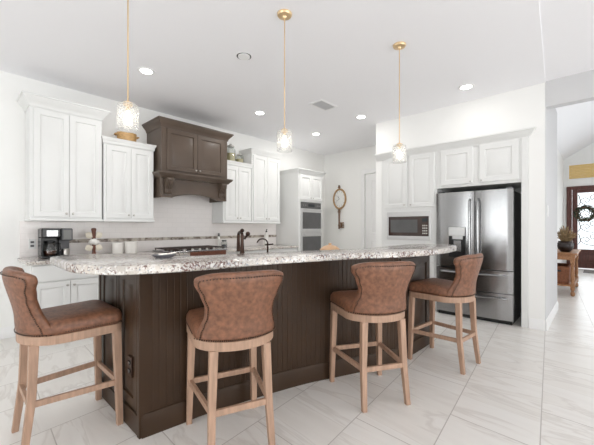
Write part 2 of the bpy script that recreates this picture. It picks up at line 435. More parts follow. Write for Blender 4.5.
prism(b, [(-2.68, 3.25), (VF, 3.25), (VF, 3.42), (ridge, 4.5), (-2.68, 3.42)], 0, .12, T=lambda a, h, d: (UD+d, a, h))
struct('wall_entry', b, WALL)
# gable wall over the header, seen from the foyer side only
b = BM(); prism(b, [(-2.68, H+.2), (VF, H+.2), (VF, 3.42), (ridge, 4.5), (-2.68, 3.42)], 0, .05, T=lambda a, h, d: (5.115+d, a, h)); struct('wall_gable', b, WALL)
TD = lambda a, d, h: (UD-d, a, h)
b = BM()
for lo, hi in (((D0, -.06, 0), (D0+.13, .04, 2.55)), ((D1-.13, -.06, 0), (D1, .04, 2.55)), ((D0+.13, -.06, 2.45), (D1-.13, .04, 2.55))): box(b, lo, hi, .005, TD)
dr = struct('door_2', b, DOORW)
def entry_leaf(a0, a1):
    b = BM(); g0, g1 = .60, 2.34; s = .13
    for lo, hi in (((a0, -.03, .02), (a0+s, .02, 2.45)), ((a1-s, -.03, .02), (a1, .02, 2.45)), ((a0+s, -.03, g1), (a1-s, .02, 2.45)), ((a0+s, -.03, .02), (a1-s, .02, g0))): box(b, lo, hi, .006, TD)
    door_mesh(b, a0+s+.04, a1-s-.04, .16, g0-.1, .018, TD, .04, .014)
    leaf = part('door_leaf', b, DOORW, dr)
    b = BM(); box(b, (a0+s, -.01, g0), (a1-s, 0, g1), 0, TD); part('pane', b, GLASS, leaf)
    # wrought iron scrollwork
    b = BM(); cx = (a0+a1)/2; w = (a1-a0)/2-s
    def sc(pts, r=.011): tube(b, [TD(p[0], .012, p[1]) for p in bez([Vector((q[0], q[1], 0)) for q in pts], 7)], r, 5)
    for sg in (-1, 1):
        for z in (.72, 1.12, 1.52, 1.92):
            sc([(cx+sg*.01, z), (cx+sg*w*.5, z+.03), (cx+sg*w*.85, z+.15), (cx+sg*w*.6, z+.26), (cx+sg*w*.35, z+.19), (cx+sg*w*.5, z+.12), (cx+sg*w*.6, z+.16)])
            sc([(cx+sg*.01, z+.36), (cx+sg*w*.3, z+.30), (cx+sg*w*.22, z+.2), (cx+sg*w*.1, z+.24)])
            sc([(cx+sg*w*.98, z+.02), (cx+sg*w*.85, z+.15), (cx+sg*w*.95, z+.36)])
    for x in (cx, ): tube(b, [TD(x, .012, g0), TD(x, .012, g1)], .008, 5)
    part('ironwork', b, STEELD, leaf)
    b = BM(); hx = a1-.07 if a0 < -1 else a0+.07
    tube(b, [TD(hx, .02, .98), TD(hx, .07, 1.0), TD(hx, .07, 1.22), TD(hx, .02, 1.24)], .012, 8); part('door_handle', b, BRONZE, leaf)
entry_leaf(D0+.135, -.465); entry_leaf(-.455, D1-.135)
b = BM()
for lo, hi in (((D0, -.05, 2.76), (D0+.06, .03, 3.25)), ((D1-.06, -.05, 2.76), (D1, .03, 3.25)), ((D0+.06, -.05, 2.76), (D1-.06, .03, 2.79)), ((D0+.06, -.05, 3.22), (D1-.06, .03, 3.25))): box(b, lo, hi, .004, TD)
wf = struct('window_4', b, TRIM)
b = BM(); box(b, (D0+.06, -.02, 2.79), (D1-.06, -.014, 3.22), 0, TD); part('pane', b, GLASS, wf)
b = BM()
for k in range(9): box(b, (D0+.06, -.012, 2.79+.0475*k), (D1-.06, -.002, 2.79+.0475*k+.0465), .003, TD)
part('golden_shade', b, AMBERW, wf, label='golden woven shade')
b = BM(); box(b, (12.1, -1.3, 0), (12.9, .35, .012), .004)
solo('door_mat', b, mat('mat_weave', (.20, .18, .17), .9, var=.4, vscale=60), 'dark woven mat on the floor before the front door', 'mat', (12.5, -.45, 0))

# baseboards, pantry door
def base_run(nm, p, q, out, h=.13):
    p, q = Vector(p), Vector(q); b = BM()
    prof = [(0, .001), (.014, .001), (.014, h-.03), (.008, h-.012), (.006, h), (0, h)]
    n = Vector(out).normalized(); rings = [[(c.x+n.x*o, c.y+n.y*o, z) for o, z in prof] for c in (p, q)]
    loops(b, rings); struct(nm, b, TRIM)
base_run('baseboard_back', (-3, V), (.54, V), (0, -1)); base_run('baseboard_right', (UF, .505), (UF, .655), (-1, 0))
base_run('baseboard_jamb', (UF, .488), (6.45, .488), (0, -1)); base_run('baseboard_pantry', (UK, 4.03), (UK, V-.02), (-1, 0))
base_run('baseboard_foyer', (6.46, VF), (UD-.02, VF), (0, -1)); base_run('baseboard_pier', (UF, 2.72), (UF, 2.81), (-1, 0))
b = BM()
for lo, hi in (((3.83, 0, 0), (3.925, .02, 2.46)), ((2.9, 0, 0), (3.0, .02, 2.46)), ((2.9, 0, 2.46), (3.925, .02, 2.56))): box(b, lo, hi, .005, TK)
d1 = struct('door_1', b, TRIM)
b = BM(); box(b, (3.01, -.06, .01), (3.82, -.025, 2.45), .002, TK)
for z0, z1 in ((.2, 1.0), (1.12, 2.32)):
    for a0, a1 in ((3.13, 3.70),): door_mesh(b, a0, a1, z0, z1, -.027, TK, .03, .012)
part('door_leaf', b, TRIM, d1)

# ------------------------------------------------------------------ ceiling fittings
def downlight(u, v, label, watts):
    t = thing('recessed_light', label, 'ceiling light', (u, v, H), 'recessed lights in the kitchen ceiling')
    b = BM(); lathe(b, [(.062, -.004), (.085, -.009), (.095, -.004), (.095, 0), (.062, 0)], (u, v, H), 28)
    part('trim_ring', b, TRIM, t)
    b = BM(); lathe(b, [(.063, -.0045), (.063, -.0005)], (u, v, H), 28); part('lens', b, LAMP, t)
    l = bpy.data.lights.new('downlight_beam', 'AREA'); l.shape = 'DISK'; l.size = .12; l.energy = watts; l.color = (1, .97, .93)
    o = bpy.data.objects.new('downlight_beam', l); COL.objects.link(o); o.parent = t; o.location = (0, 0, -.012)
downlight(1.52, 3.77, 'round recessed light in the ceiling above the short cabinet, left of the hood', 5)
downlight(3.28, 3.86, 'round recessed light in the ceiling just past the brown hood', 6)
downlight(4.75, 3.95, 'round recessed light in the ceiling in front of the double oven tower', 11)
downlight(4.51, 2.81, 'round recessed light in the ceiling near the microwave cabinet end', 2.5)
downlight(4.46, 1.24, 'round recessed light in the ceiling in front of the refrigerator', 2)
t = thing('ceiling_speaker', 'round white in-ceiling speaker between the first two pendants', 'speaker', (2.08, 2.70, H))
b = BM(); lathe(b, [(.076, -.004), (.080, -.003), (.082, 0), (.076, 0)], (2.08, 2.70, H), 32); part('bezel', b, TRIM, t)
b = BM(); lathe(b, [(.062, -.012), (.063, -.010), (.063, -.0055)], (2.08, 2.70, H), 32); part('grille', b, TRIM, t)
b = BM(); lathe(b, [(.0755, -.005), (.0755, -.001)], (2.08, 2.70, H), 32); part('shadow_gap', b, BLACK, t, label='dark gap ring')
t = thing('air_vent', 'grey slatted air vent in the ceiling beyond the middle pendant', 'vent', (3.70, 2.94, H))
b = BM(); x, y = 3.70, 2.94
for lo, hi in (((-.19, -.12, -.006), (.19, -.09, 0)), ((-.19, .09, -.006), (.19, .12, 0)), ((-.19, -.09, -.012), (-.16, .09, 0)), ((.16, -.09, -.012), (.19, .09, 0))): box(b, (x+lo[0], y+lo[1], H+lo[2]), (x+hi[0], y+hi[1], H))
part('frame', b, TRIM, t)
b = BM(); box(b, (x-.16, y-.09, H-.002), (x+.16, y+.09, H)); part('duct_backing', b, STEELD, t)
b = BM()
for k in range(7): box(b, (x-.16, y-.085+k*.026, H-.010), (x+.16, y-.085+k*.026+.015, H-.003))
part('slats', b, VENTM, t)

# pendants
def pendant():
    t = thing('pendant_light', 'x', 'pendant lamp', (0, 0, 0), 'brass pendant lights over the island')
    b = BM(); lathe(b, [(.062, 0), (.062, -.010), (.056, -.020), (.02, -.026), (.012, -.04), (.003, -.042)], (0, 0, 0), 28); part('canopy', b, BRASS, t)
    b = BM(); lathe(b, [(.0045, -.03), (.0045, -.95)], (0, 0, 0), 10); part('rod', b, BRASS, t)
    b = BM(); lathe(b, [(.006, -.95), (.009, -.955), (.013, -.962), (.029, -.966), (.029, -.985), (.012, -.99), (.012, -1.02), (.003, -1.021)], (0, 0, 0), 20); part('socket_cap', b, BRASS, t)
    b = BM(); n = 32
    prof = [(.03, -.974), (.052, -.977), (.063, -.986), (.065, -1.00), (.065, -1.145), (.062, -1.145), (.060, -1.002), (.057, -.99), (.05, -.982), (.03, -.979)]
    rings = [[(r*math.cos(2*PI*i/n), r*math.sin(2*PI*i/n), z) for i in range(n)] for r, z in prof]
    loops(b, rings+[rings[0]], False, False); bmesh.ops.remove_doubles(b, verts=b.verts, dist=1e-5); part('glass_shade', b, SEEDED, t)
    b = BM(); lathe(b, [(.010, -1.018), (.012, -1.035), (.024, -1.06), (.028, -1.08), (.022, -1.10), (.008, -1.112), (.001, -1.113)], (0, 0, 0), 18); part('bulb', b, BULB, t)
    return t
p0 = pendant(); bpy.context.view_layer.update(); index_kids(p0)
for i, (u, v, lb) in enumerate([(.79, 2.25, 'brass pendant lamp in front of the white wall cabinets, its canopy out of frame'),
                                (1.90, 1.92, 'middle brass pendant lamp, hanging over the faucet side of the island'),
                                (2.99, 1.43, 'brass pendant lamp hanging in front of the microwave cabinet')]):
    o = p0 if i == 0 else copy_tree(p0)
    o.location = (u, v, H); o['label'] = lb

# ------------------------------------------------------------------ cabinets on the hood wall
CROWNP = lambda z, hh, o: [(0, z), (.008, z), (.012, z+hh*.18), (o*.35, z+hh*.4), (o*.8, z+hh*.72), (o*.85, z+hh*.84), (o, z+hh*.86), (o, z+hh), (0, z+hh)]
def knob(bm, T, a, bb, h, r=.013):
    p = Vector(T(a, bb, h)); q = Vector(T(a, bb+1, h))-p
    disc(bm, p, q, [(.006, 0), (.005, .012), (r, .016), (r, .022), (r*.6, .028), (.001, .029)], 12)
def doors(t, T, a0, a1, h0, h1, bb, n=2, knob_at='bottom', m=None, km=None, gap=.004, rail=.058):
    m = m or CAB; km = km or NICKEL; w = (a1-a0)/n
    for k in range(n):
        x0, x1 = a0+k*w+gap/2, a0+(k+1)*w-gap/2
        b = BM(); door_mesh(b, x0, x1, h0, h1, bb, T, rail)
        d = part('door', b, m, t)
        kx = (x1-.03 if k % 2 == 0 else x0+.03) if n > 1 else x1-.03
        kz = h0+.04 if knob_at == 'bottom' else h1-.045
        b = BM(); knob(b, T, kx, bb+.02, kz); part('knob', b, km, d)
def upper(a0, a1, h1, ct, label, over=.06):
    D = .33; h0 = 1.375
    t = thing('wall_cabinet', label, 'cabinet', (( a0+a1)/2, V, h0), 'white wall cabinets beside the hood')
    b = BM(); box(b, (a0, .001, h0), (a1, D, h1+.01), .002, TB); part('body', b, CAB, t)
    doors(t, TB, a0+.03, a1-.012, h0+.02, h1-.012, D)
    b = BM(); box(b, (a0-.008, .001, h0-.03), (a1+.006, D+.024, h0), .006, TB); part('light_rail', b, CAB, t)
    b = BM(); crown(b, [(a0, .001), (a0, D+.004), (a1, D+.004), (a1, .001)][::-1], CROWNP(h1+.01, ct-h1-.01, over), TB)
    part('crown_moulding', b, CAB, t)
    return t
upper(.60, 1.318, 2.62, 2.755, 'tall white two-door wall cabinet above the coffee maker', .075)
upper(1.335, 1.972, 2.345, 2.435, 'shorter white wall cabinet on the coffee maker side of the hood', .03)
upper(3.135, 3.735, 2.335, 2.415, 'shorter white wall cabinet on the oven side of the hood', .03)
upper(3.75, 4.455, 2.61, 2.71, 'tall white two-door wall cabinet nearest the double oven', .05)

# range hood
t = thing('range_hood', 'dark brown wooden range hood cabinet with arched valance over the cooktop', 'range hood', (2.56, V, 1.69))
A0, A1, DH = 2.01, 3.10, .50
b = BM(); box(b, (A0, .001, 2.055), (A1, DH, 2.70), .002, TB)
for (x0, x1) in ((A0, A0+.03), (A1-.03, A1)): box(b, (x0, .001, 1.70), (x1, DH-.02, 2.055), .002, TB)
box(b, (A0+.03, .001, 1.93), (A1-.03, .40, 1.95), 0, TB)
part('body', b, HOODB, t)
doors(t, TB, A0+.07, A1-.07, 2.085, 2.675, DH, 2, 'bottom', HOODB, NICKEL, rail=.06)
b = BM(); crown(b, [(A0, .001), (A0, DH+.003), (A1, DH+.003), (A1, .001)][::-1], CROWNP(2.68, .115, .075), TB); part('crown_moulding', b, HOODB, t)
b = BM(); crown(b, [(A0-.001, .001), (A0-.001, DH+.001), (A1+.001, DH+.001), (A1+.001, .001)][::-1], [(0, 1.975), (.012, 1.975), (.03, 2.0), (.045, 2.012), (.06, 2.03), (.065, 2.035), (.065, 2.055), (0, 2.055)], TB); part('mantel_shelf', b, HOODB, t)
b = BM(); pts = [(A0+.03, 1.975), (A0+.03, 1.70), (A0+.17, 1.70)]
for k in range(13):
    s_ = k/12; pts.append((A0+.20+(A1-A0-.40)*s_, 1.715+.05*math.sin(PI*s_)**.8))
pts += [(A1-.17, 1.70), (A1-.03, 1.70), (A1-.03, 1.975)]
prism(b, pts, DH-.06, DH-.035, T=lambda a, h, d: TB(a, d, h))
ap = [Vector((p[0], p[1])) for p in pts[2:-2]]
tube(b, [TB(p.x, DH-.033, p.y+.012) for p in ap], .008, 6)
part('arched_valance', b, HOODB, t)
for xc in (A0+.10, A1-.10):
    prof = [(0, 1.972), (.10, 1.972), (.105, 1.95), (.095, 1.90), (.06, 1.86), (.035, 1.82), (.04, 1.775), (.03, 1.755), (0, 1.75)]
    b = BM(); loops(b, [[TB(x, DH-.036+o, z) for o, z in prof] for x in (xc-.05, xc+.05)])
    for k in (-.025, 0, .025): tube(b, [TB(xc+k, DH-.036+o+.003, z) for o, z in prof[2:7]], .008, 6)
    part('corbel', b, HOODB, t)
b = BM(); box(b, (A0+.2, .06, 1.915), (A1-.2, .38, 1.93), .004, TB); part('vent_insert', b, STEEL, t)

# backsplash, perimeter counter, base cabinets
b = BM(); box(b, (.55, .001, .9165), (4.66, .012, 1.344), 0, TB); box(b, (1.985, .001, 1.344), (3.125, .012, 1.93), 0, TB)
bs = struct('backsplash', b, BSPLASH)
b = BM(); box(b, (.72, .0121, 1.072), (4.66, .017, 1.118), 0, TB); struct('mosaic_band', b, MOSAIC, bs, 'brown and grey mosaic strip')
b = BM(); box(b, (.53, .013, .876), (4.665, .66, .9145), .008, TB)
solo('back_countertop', b, GRANITE, 'long speckled granite worktop along the tiled back wall under the hood', 'countertop', (2.6, V, .876))
def base_cab(a0, a1, label, kind):
    t = thing('base_cabinet', label, 'cabinet', ((a0+a1)/2, V, 0), 'white base cabinets along the back wall')
    b = BM(); box(b, (a0, .001, .1), (a1, .61, .874), .002, TB); box(b, (a0+.002, .05, 0), (a1-.002, .54, .1), 0, TB); part('body', b, CAB, t)
    if kind != 'drawers':
        b = BM(); door_mesh(b, a0+.012, a1-.012, .69, .86, .61, TB, .03, .02, True); d = part('drawer', b, CAB, t)
        doors(t, TB, a0+.012, a1-.012, .13, .675, .61, 2, 'top')
    else:
        for z0, z1 in ((.13, .40), (.41, .65), (.66, .84)):
            b = BM(); door_mesh(b, a0+.012, a1-.012, z0, z1, .61, TB, .04); d = part('drawer', b, CAB, t)
            b = BM(); knob(b, TB, (a0+a1)/2, .63, (z0+z1)/2); part('knob', b, NICKEL, d)
base_cab(.575, 1.265, 'white two-door base cabinet under the coffee maker behind the end stool', 'doors')
base_cab(1.27, 2.08, 'white base cabinet under the white canisters, mostly behind the island', 'doors')
base_cab(2.085, 3.20, 'white drawer base cabinet under the gas cooktop', 'drawers')
base_cab(3.205, 3.93, 'white base cabinet under the small glass jar, behind the island', 'doors')
base_cab(3.935, 4.655, 'white base cabinet right beside the double oven tower', 'doors')

# oven tower + double oven
t = thing('oven_cabinet', 'tall white cabinet tower housing the double wall oven', 'cabinet', (5.045, V, 0))
a0, a1, DT = 4.67, 5.42, .64
b = BM()
box(b, (a0, .001, .1), (a0+.06, DT, 2.36), .002, TB); box(b, (a1-.06, .001, .1), (a1, DT, 2.36), .002, TB)
box(b, (a0+.06, .001, 1.785), (a1-.06, DT, 2.36), 0, TB); box(b, (a0+.06, .001, .1), (a1-.06, DT, .47), 0, TB); box(b, (a0+.06, .001, .47), (a1-.06, .02, 1.785), 0, TB)
box(b, (a0, .05, 0), (a1, DT-.07, .1), 0, TB)
part('body', b, CAB, t)
doors(t, TB, a0+.03, a1-.03, 1.825, 2.33, DT, 2, 'bottom')
b = BM(); door_mesh(b, a0+.03, a1-.03, .13, .44, DT, TB, .05); part('drawer', b, CAB, t)
b = BM(); crown(b, [(a0, .001), (a0, DT+.003), (a1, DT+.003), (a1, .001)][::-1], CROWNP(2.355, .075, .06), TB); part('crown_moulding', b, CAB, t)
t = thing('double_oven', 'stainless double wall oven with dark glass doors in the white tower', 'oven', (5.045, V-.4, .475))
o0, o1 = a0+.064, a1-.064
b = BM(); box(b, (o0, .05, .475), (o1, DT, 1.78), 0, TB); box(b, (o0, DT, 1.17), (o1, DT+.012, 1.21), .003, TB); part('chassis', b, BRIGHT, t)
b = BM(); box(b, (o0, DT, 1.655), (o1, DT+.014, 1.778), .003, TB); c = part('control_panel', b, OVGLASS, t)
b = BM(); box(b, ((o0+o1)/2-.1, DT+.014, 1.69), ((o0+o1)/2+.1, DT+.016, 1.745), 0, TB); part('display', b, BLUEG, c)
b = BM()
for k in (-.24, -.18, .18, .24): disc(b, TB((o0+o1)/2+k, DT+.014, 1.716), (0, -1, 0), [(.012, 0), (.012, .004), (.004, .005)], 10)
part('buttons', b, STEEL, c)
for z0, z1 in ((1.215, 1.65), (.49, 1.165)):
    b = BM(); box(b, (o0, DT, z0), (o1, DT+.03, z1), .004, TB); d = part('oven_door', b, BRIGHT, t)
    b = BM(); box(b, (o0+.025, DT+.03, z0+.03), (o1-.025, DT+.033, z1-.075), .001, TB); part('oven_window', b, OVGLASS, d)
    b = BM(); tube(b, [TB(o0+.05, DT+.07, z1-.035), TB(o1-.05, DT+.07, z1-.035)], .011, 10)
    for x in (o0+.08, o1-.08): tube(b, [TB(x, DT+.029, z1-.035), TB(x, DT+.07, z1-.035)], .007, 8)
    part('oven_handle', b, BRIGHT, d)

# ------------------------------------------------------------------ fridge wall cabinetry
t = thing('microwave_cabinet', 'tall white cabinet with two upper doors above the built-in microwave', 'cabinet', (UF, 2.24, 0), )
c0, c1 = 1.795, 2.698
b = BM()
box(b, (c0, -.6, 1.555), (c1, 0, 2.428), 0, TF); box(b, (c0, -.6, .1), (c1, 0, 1.02), 0, TF); box(b, (1.90, -.6, 1.02), (2.58, 0, 1.075), 0, TF); box(b, (1.90, -.6, 1.52), (2.58, 0, 1.555), 0, TF)
box(b, (c0, -.6, 1.02), (1.90, 0, 1.555), 0, TF); box(b, (2.58, -.6, 1.02), (c1, 0, 1.555), 0, TF); box(b, (c0, -.8, .0), (c1, -.6, 2.428), 0, TF)
box(b, (c0, -.6, 0), (c1, -.06, .1), 0, TF)
part('body', b, CAB, t)
for x0, x1, kx in ((1.825, 2.212, 2.18), (2.255, 2.64, 2.285)):
    b = BM(); door_mesh(b, x0, x1, 1.59, 2.40, 0, TF, .06); d = part('door', b, CAB, t)
    b = BM(); knob(b, TF, kx, .02, 1.63); part('knob', b, NICKEL, d)
for z0, z1 in ((.74, .985), (.44, .725), (.13, .425)):
    b = BM(); door_mesh(b, 1.825, 2.64, z0, z1, 0, TF, .045); d = part('drawer', b, CAB, t)
    b = BM(); knob(b, TF, 2.23, .02, (z0+z1)/2); part('knob', b, NICKEL, d)
t = thing('microwave_oven', 'built-in stainless microwave with dark window above the island counter', 'microwave', (UF, 2.24, 1.075))
b = BM(); box(b, (1.905, -.45, 1.078), (2.575, -.005, 1.515), 0, TF); part('chassis', b, STEELD, t)
b = BM()
for lo, hi in (((1.88, .001, 1.075), (2.595, .018, 1.135)), ((1.88, .001, 1.445), (2.595, .018, 1.525)), ((1.88, .001, 1.135), (1.905, .018, 1.445)), ((2.57, .001, 1.135), (2.595, .018, 1.445))): box(b, lo, hi, .002, TF)
part('trim_kit', b, BRIGHT, t)
b = BM(); box(b, (1.905, -.004, 1.135), (2.57, .014, 1.445), .002, TF); d = part('microwave_door', b, MWGLASS, t)
b = BM(); box(b, (2.08, .0142, 1.19), (2.53, .0155, 1.395), 0, TF); part('window', b, OVGLASS, d)
b = BM(); box(b, (1.925, .0142, 1.36), (2.01, .0158, 1.41), 0, TF); part('display', b, BLUEG, d)
b = BM()
for r in range(4):
    for c in range(3): box(b, (1.928+c*.028, .0142, 1.17+r*.04), (1.948+c*.028, .0156, 1.19+r*.04), 0, TF)
part('keypad', b, NICKEL, d)

t = thing('over_fridge_cabinet', 'white two-door cabinet above the stainless refrigerator with side panels', 'cabinet', (UF, 1.25, 0))
b = BM(); box(b, (.664, -.8, 1.852), (1.793, 0, 2.428), 0, TF); box(b, (.664, -.8, 0), (.725, 0, 1.852), 0, TF); box(b, (1.788, -.8, 0), (1.793, 0, 1.852), 0, TF)
box(b, (.664, .0005, .0), (.735, .016, 2.428), .003, TF)
part('body', b, CAB, t)
for x0, x1, kx in ((.765, 1.215, 1.185), (1.295, 1.728, 1.325)):
    b = BM(); door_mesh(b, x0, x1, 1.89, 2.40, 0, TF, .07); d = part('door', b, CAB, t)
    b = BM(); knob(b, TF, kx, .02, 1.915, .009); part('knob', b, NICKEL, d)
b = BM(); crown(b, [(2.80, .0005), (.664, .0005), (.664, -.0)], [(0.001, 2.40), (.012, 2.40), (.016, 2.42), (.04, 2.445), (.065, 2.475), (.07, 2.49), (.085, 2.492), (.085, 2.51), (0.001, 2.51)], TF)
crown_o = part('crown_moulding', b, CAB, t)

# refrigerator
t = thing('refrigerator', 'stainless french-door refrigerator with water dispenser and two freezer drawers', 'refrigerator', (5.3, 1.32, 0))
f0, f1 = .815, 1.783; fx = -.03       # v range; b of body front
b = BM(); box(b, (f0+.01, -.74, .05), (f1-.01, -.02, 1.755), .006, TF); part('body', b, GREYM, t)
b = BM(); box(b, (f0+.02, -.6, .0), (f1-.02, .01, .05), 0, TF); part('kick_grille', b, BLACK, t)
def rounded_panel(bm, a0, a1, h0, h1, b0, b1, bow=.012):
    n = 10; rings = []
    for k in range(n+1):
        s_ = k/n; a = a0+(a1-a0)*s_; e = min(1, min(s_, 1-s_)*n*.9)
        bb = b1-(1-e)*.012+bow*(4*s_*(1-s_))*.6
        rings.append([TF(a, b0, h0), TF(a, bb, h0), TF(a, bb, h1), TF(a, b0, h1)])
    loops(bm, rings)
SP = 1.268
for nm, x0, x1, z0, z1 in (('left', SP+.004, f1, .705, 1.775), ('right', f0, SP-.004, .705, 1.775)):
    b = BM(); rounded_panel(b, x0, x1, z0, z1, -.018, .05); d = part('door', b, STEEL, t)
    hx = x0+.048 if nm == 'left' else x1-.048
    b = BM(); P = [TF(hx, .055, .80), TF(hx, .095, .83)] + [TF(hx, .105, .83+.08*k) for k in range(1, 10)] + [TF(hx, .095, 1.63), TF(hx, .055, 1.66)]
    tube(b, P, .0145, 10); part('door_handle', b, STEEL, d)
    if nm == 'left':
        b = BM(); box(b, (1.375, .05, .85), (1.60, .064, 1.27), .004, TF); q = part('dispenser', b, BLACK, d)
        b = BM(); box(b, (1.378, .064, 1.15), (1.598, .085, 1.272), .006, TF)
        box(b, (1.41, .064, 1.10), (1.55, .076, 1.165), .006, TF); part('dispenser_panel', b, BRIGHT, d)
        b = BM(); box(b, (1.43, .064, .93), (1.535, .072, 1.09), .006, TF); part('dispenser_paddle', b, STEEL, d)
    b = BM(); hx = x1-.05 if nm == 'left' else x0+.05
    box(b, (hx-.03, -.1, 1.776), (hx+.03, .03, 1.80), .004, TF); part('hinge_cover', b, STEELD, d)
for z0, z1 in ((.405, .695), (.055, .395)):
    b = BM(); rounded_panel(b, f0, f1, z0, z1, -.018, .05); d = part('freezer_drawer', b, STEEL, t)
    b = BM(); zz = z1-.055
    tube(b, [TF(f0+.07, .05, zz), TF(f0+.10, .09, zz), TF((f0+f1)/2, .105, zz-.004), TF(f1-.10, .09, zz), TF(f1-.07, .05, zz)], .012, 10); part('drawer_handle', b, STEEL, d)

# ------------------------------------------------------------------ the island
FRONT = bez([(.785, 2.02), (1.04, 1.985), (1.20, 1.965), (1.65, 1.855), (1.98, 1.755), (2.20, 1.66), (2.41, 1.57), (2.62, 1.475), (2.86, 1.385)], 8)
C_ = Vector((3.59, 1.365))
t = thing('kitchen_island', 'large dark brown kitchen island with curved beadboard front and raised granite bar', 'island', (1.9, 2.1, 0))
def along(poly, step):
    out = [poly[0].copy()]; acc = 0
    for p, q in zip(poly, poly[1:]):
        L = (q-p).length; s_ = step-acc
        while s_ <= L:
            out.append(p+(q-p)*s_/L); s_ += step
        acc = (acc+L) % step
    return out
def nrm(poly, i):
    d = (poly[min(i+1, len(poly)-1)]-poly[max(i-1, 0)]).normalized(); return Vector((d.y, -d.x))
# beadboard skin with real grooves
F = along(FRONT, .0048); pts = []
for i, p in enumerate(F):
    g = .0024 if (i % 9 == 4 and 9 < i < len(F)-9) else 0
    pts.append(p-nrm(F, i)*g)
back = [p-nrm(F, i)*.115 for i, p in enumerate(F)]
b = BM()
loops(b, [[(p.x, p.y, .0), (p.x, p.y, 1.014), (q.x, q.y, 1.014), (q.x, q.y, .0)] for p, q in zip(pts, back)])
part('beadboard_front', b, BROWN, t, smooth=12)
b = BM(); FF = along(FRONT, .05)+[FRONT[-1]]
FF[0] = FF[0]+Vector((.0, 0))
prof = [(0.0005, .0), (.011, .0), (.011, .11), (.008, .128), (.006, .14), (0.0005, .14)]
loops(b, [[(p.x+nrm(FF, i).x*o, p.y+nrm(FF, i).y*o, z) for o, z in prof] for i, p in enumerate(FF)]); part('baseboard', b, BROWN, t)
# flat end part of the front under the wide bar end
TE = lambda a, d, h: (a, 1.385-.0275*(a-2.86)-d, h)
b = BM(); box(b, (2.865, -.11, 0), (3.59, 0, 1.014), .003, TE); door_mesh(b, 2.90, 3.55, .17, .97, -.004, TE, .07, .016)
box(b, (2.865, 0, 0), (3.595, .014, .13), .004, TE)
part('end_front_panel', b, BROWN, t)
# left end: two framed panels and posts
TL = lambda a, d, h: (.785-d, a, h)
for v0, v1 in ((2.05, 2.37), (2.40, 2.76)):
    b = BM(); box(b, (v0, -.11, 0), (v1, 0, 1.014), .002, TL); door_mesh(b, v0+.012, v1-.012, .15, .985, -.003, TL, .055, .014)
    box(b, (v0, 0, 0), (v1, .012, .125), .004, TL)
    part('end_panel', b, BROWN, t)
for v0, v1, e in ((2.012, 2.05, .016), (2.37, 2.40, .012), (2.76, 2.80, .014)):
    b = BM(); box(b, (v0, -.11, 0), (v1, e, 1.014), .004, TL); part('corner_post', b, BROWN, t)
# outlet
b = BM(); box(b, (2.115, .0, .335), (2.185, .022, .465), .004, TL); o = part('outlet_cover', b, BRONZE, t, label='bronze outlet cover')
for z in (.375, .425):
    b = BM(); box(b, (2.132, .022, z-.013), (2.168, .026, z+.013), .003, TL); part('socket', b, BLACK, o)
# right side and kitchen-side cabinetry with low counter
b = BM(); box(b, (3.48, 1.48, 0), (3.59, 2.72, .874)); part('side_panel', b, BROWN, t)
b = BM(); prism(b, [(.90, 2.12), (1.25, 2.06), (1.7, 1.97), (2.1, 1.84), (2.5, 1.66), (2.88, 1.51), (3.478, 1.50), (3.478, 2.70), (.90, 2.70)], .09, .874)
prism(b, [(.95, 2.16), (1.7, 2.03), (2.5, 1.75), (3.4, 1.6), (3.4, 2.62), (.95, 2.62)], 0, .09); part('cabinet_body', b, BROWN, t)
TI = lambda a, d, h: (a, 2.70+d, h)
for k in range(4): 
    b = BM(); x0 = .93+k*.64
    door_mesh(b, x0, x0+.62, .12, .86, 0, TI, .06); d = part('door', b, BROWN, t)
    b = BM(); knob(b, TI, x0+.57, .02, .80); part('knob', b, NICKEL, d)
b = BM(); prism(b, [(1.0, 2.23), (1.35, 2.17), (1.8, 2.065), (2.2, 1.91), (2.6, 1.72), (2.9, 1.60), (3.62, 1.60), (3.62, 2.745), (.90, 2.745), (.90, 2.30)], .876, .9145, .006)
solo('island_worktop', b, GRANITE, 'low granite worktop on the kitchen side of the island behind the raised bar', 'countertop', (2.2, 2.3, .876))
outer = [Vector((.655, 2.925)), Vector((.487, 2.825)), Vector((.470, 2.79))] + bez([(.458, 2.22), (.475, 2.12), (.56, 1.935), (.66, 1.845), (.85, 1.765), (1.05, 1.715), (1.45, 1.66), (1.75, 1.585), (2.175, 1.445), (2.6, 1.245), (2.85, 1.155), (3.1, 1.115), (3.5, 1.11), (3.85, 1.165), (4.06, 1.27), (4.12, 1.42), (4.03, 1.60)], 6)
inner = bez([(3.80, 1.70), (3.45, 1.71), (3.1, 1.70), (2.75, 1.72), (2.4, 1.80), (2.0, 1.95), (1.6, 2.06), (1.25, 2.13), (1.10, 2.22), (1.06, 2.40), (1.03, 2.58), (.90, 2.76)], 5)
b = BM(); prism(b, [tuple(p) for p in outer+inner], 1.0155, 1.066, .012)
solo('raised_countertop', b, GRANITE, 'raised curved granite bar top with speckled edge above the stools', 'countertop', (1.9, 1.9, 1.0155))

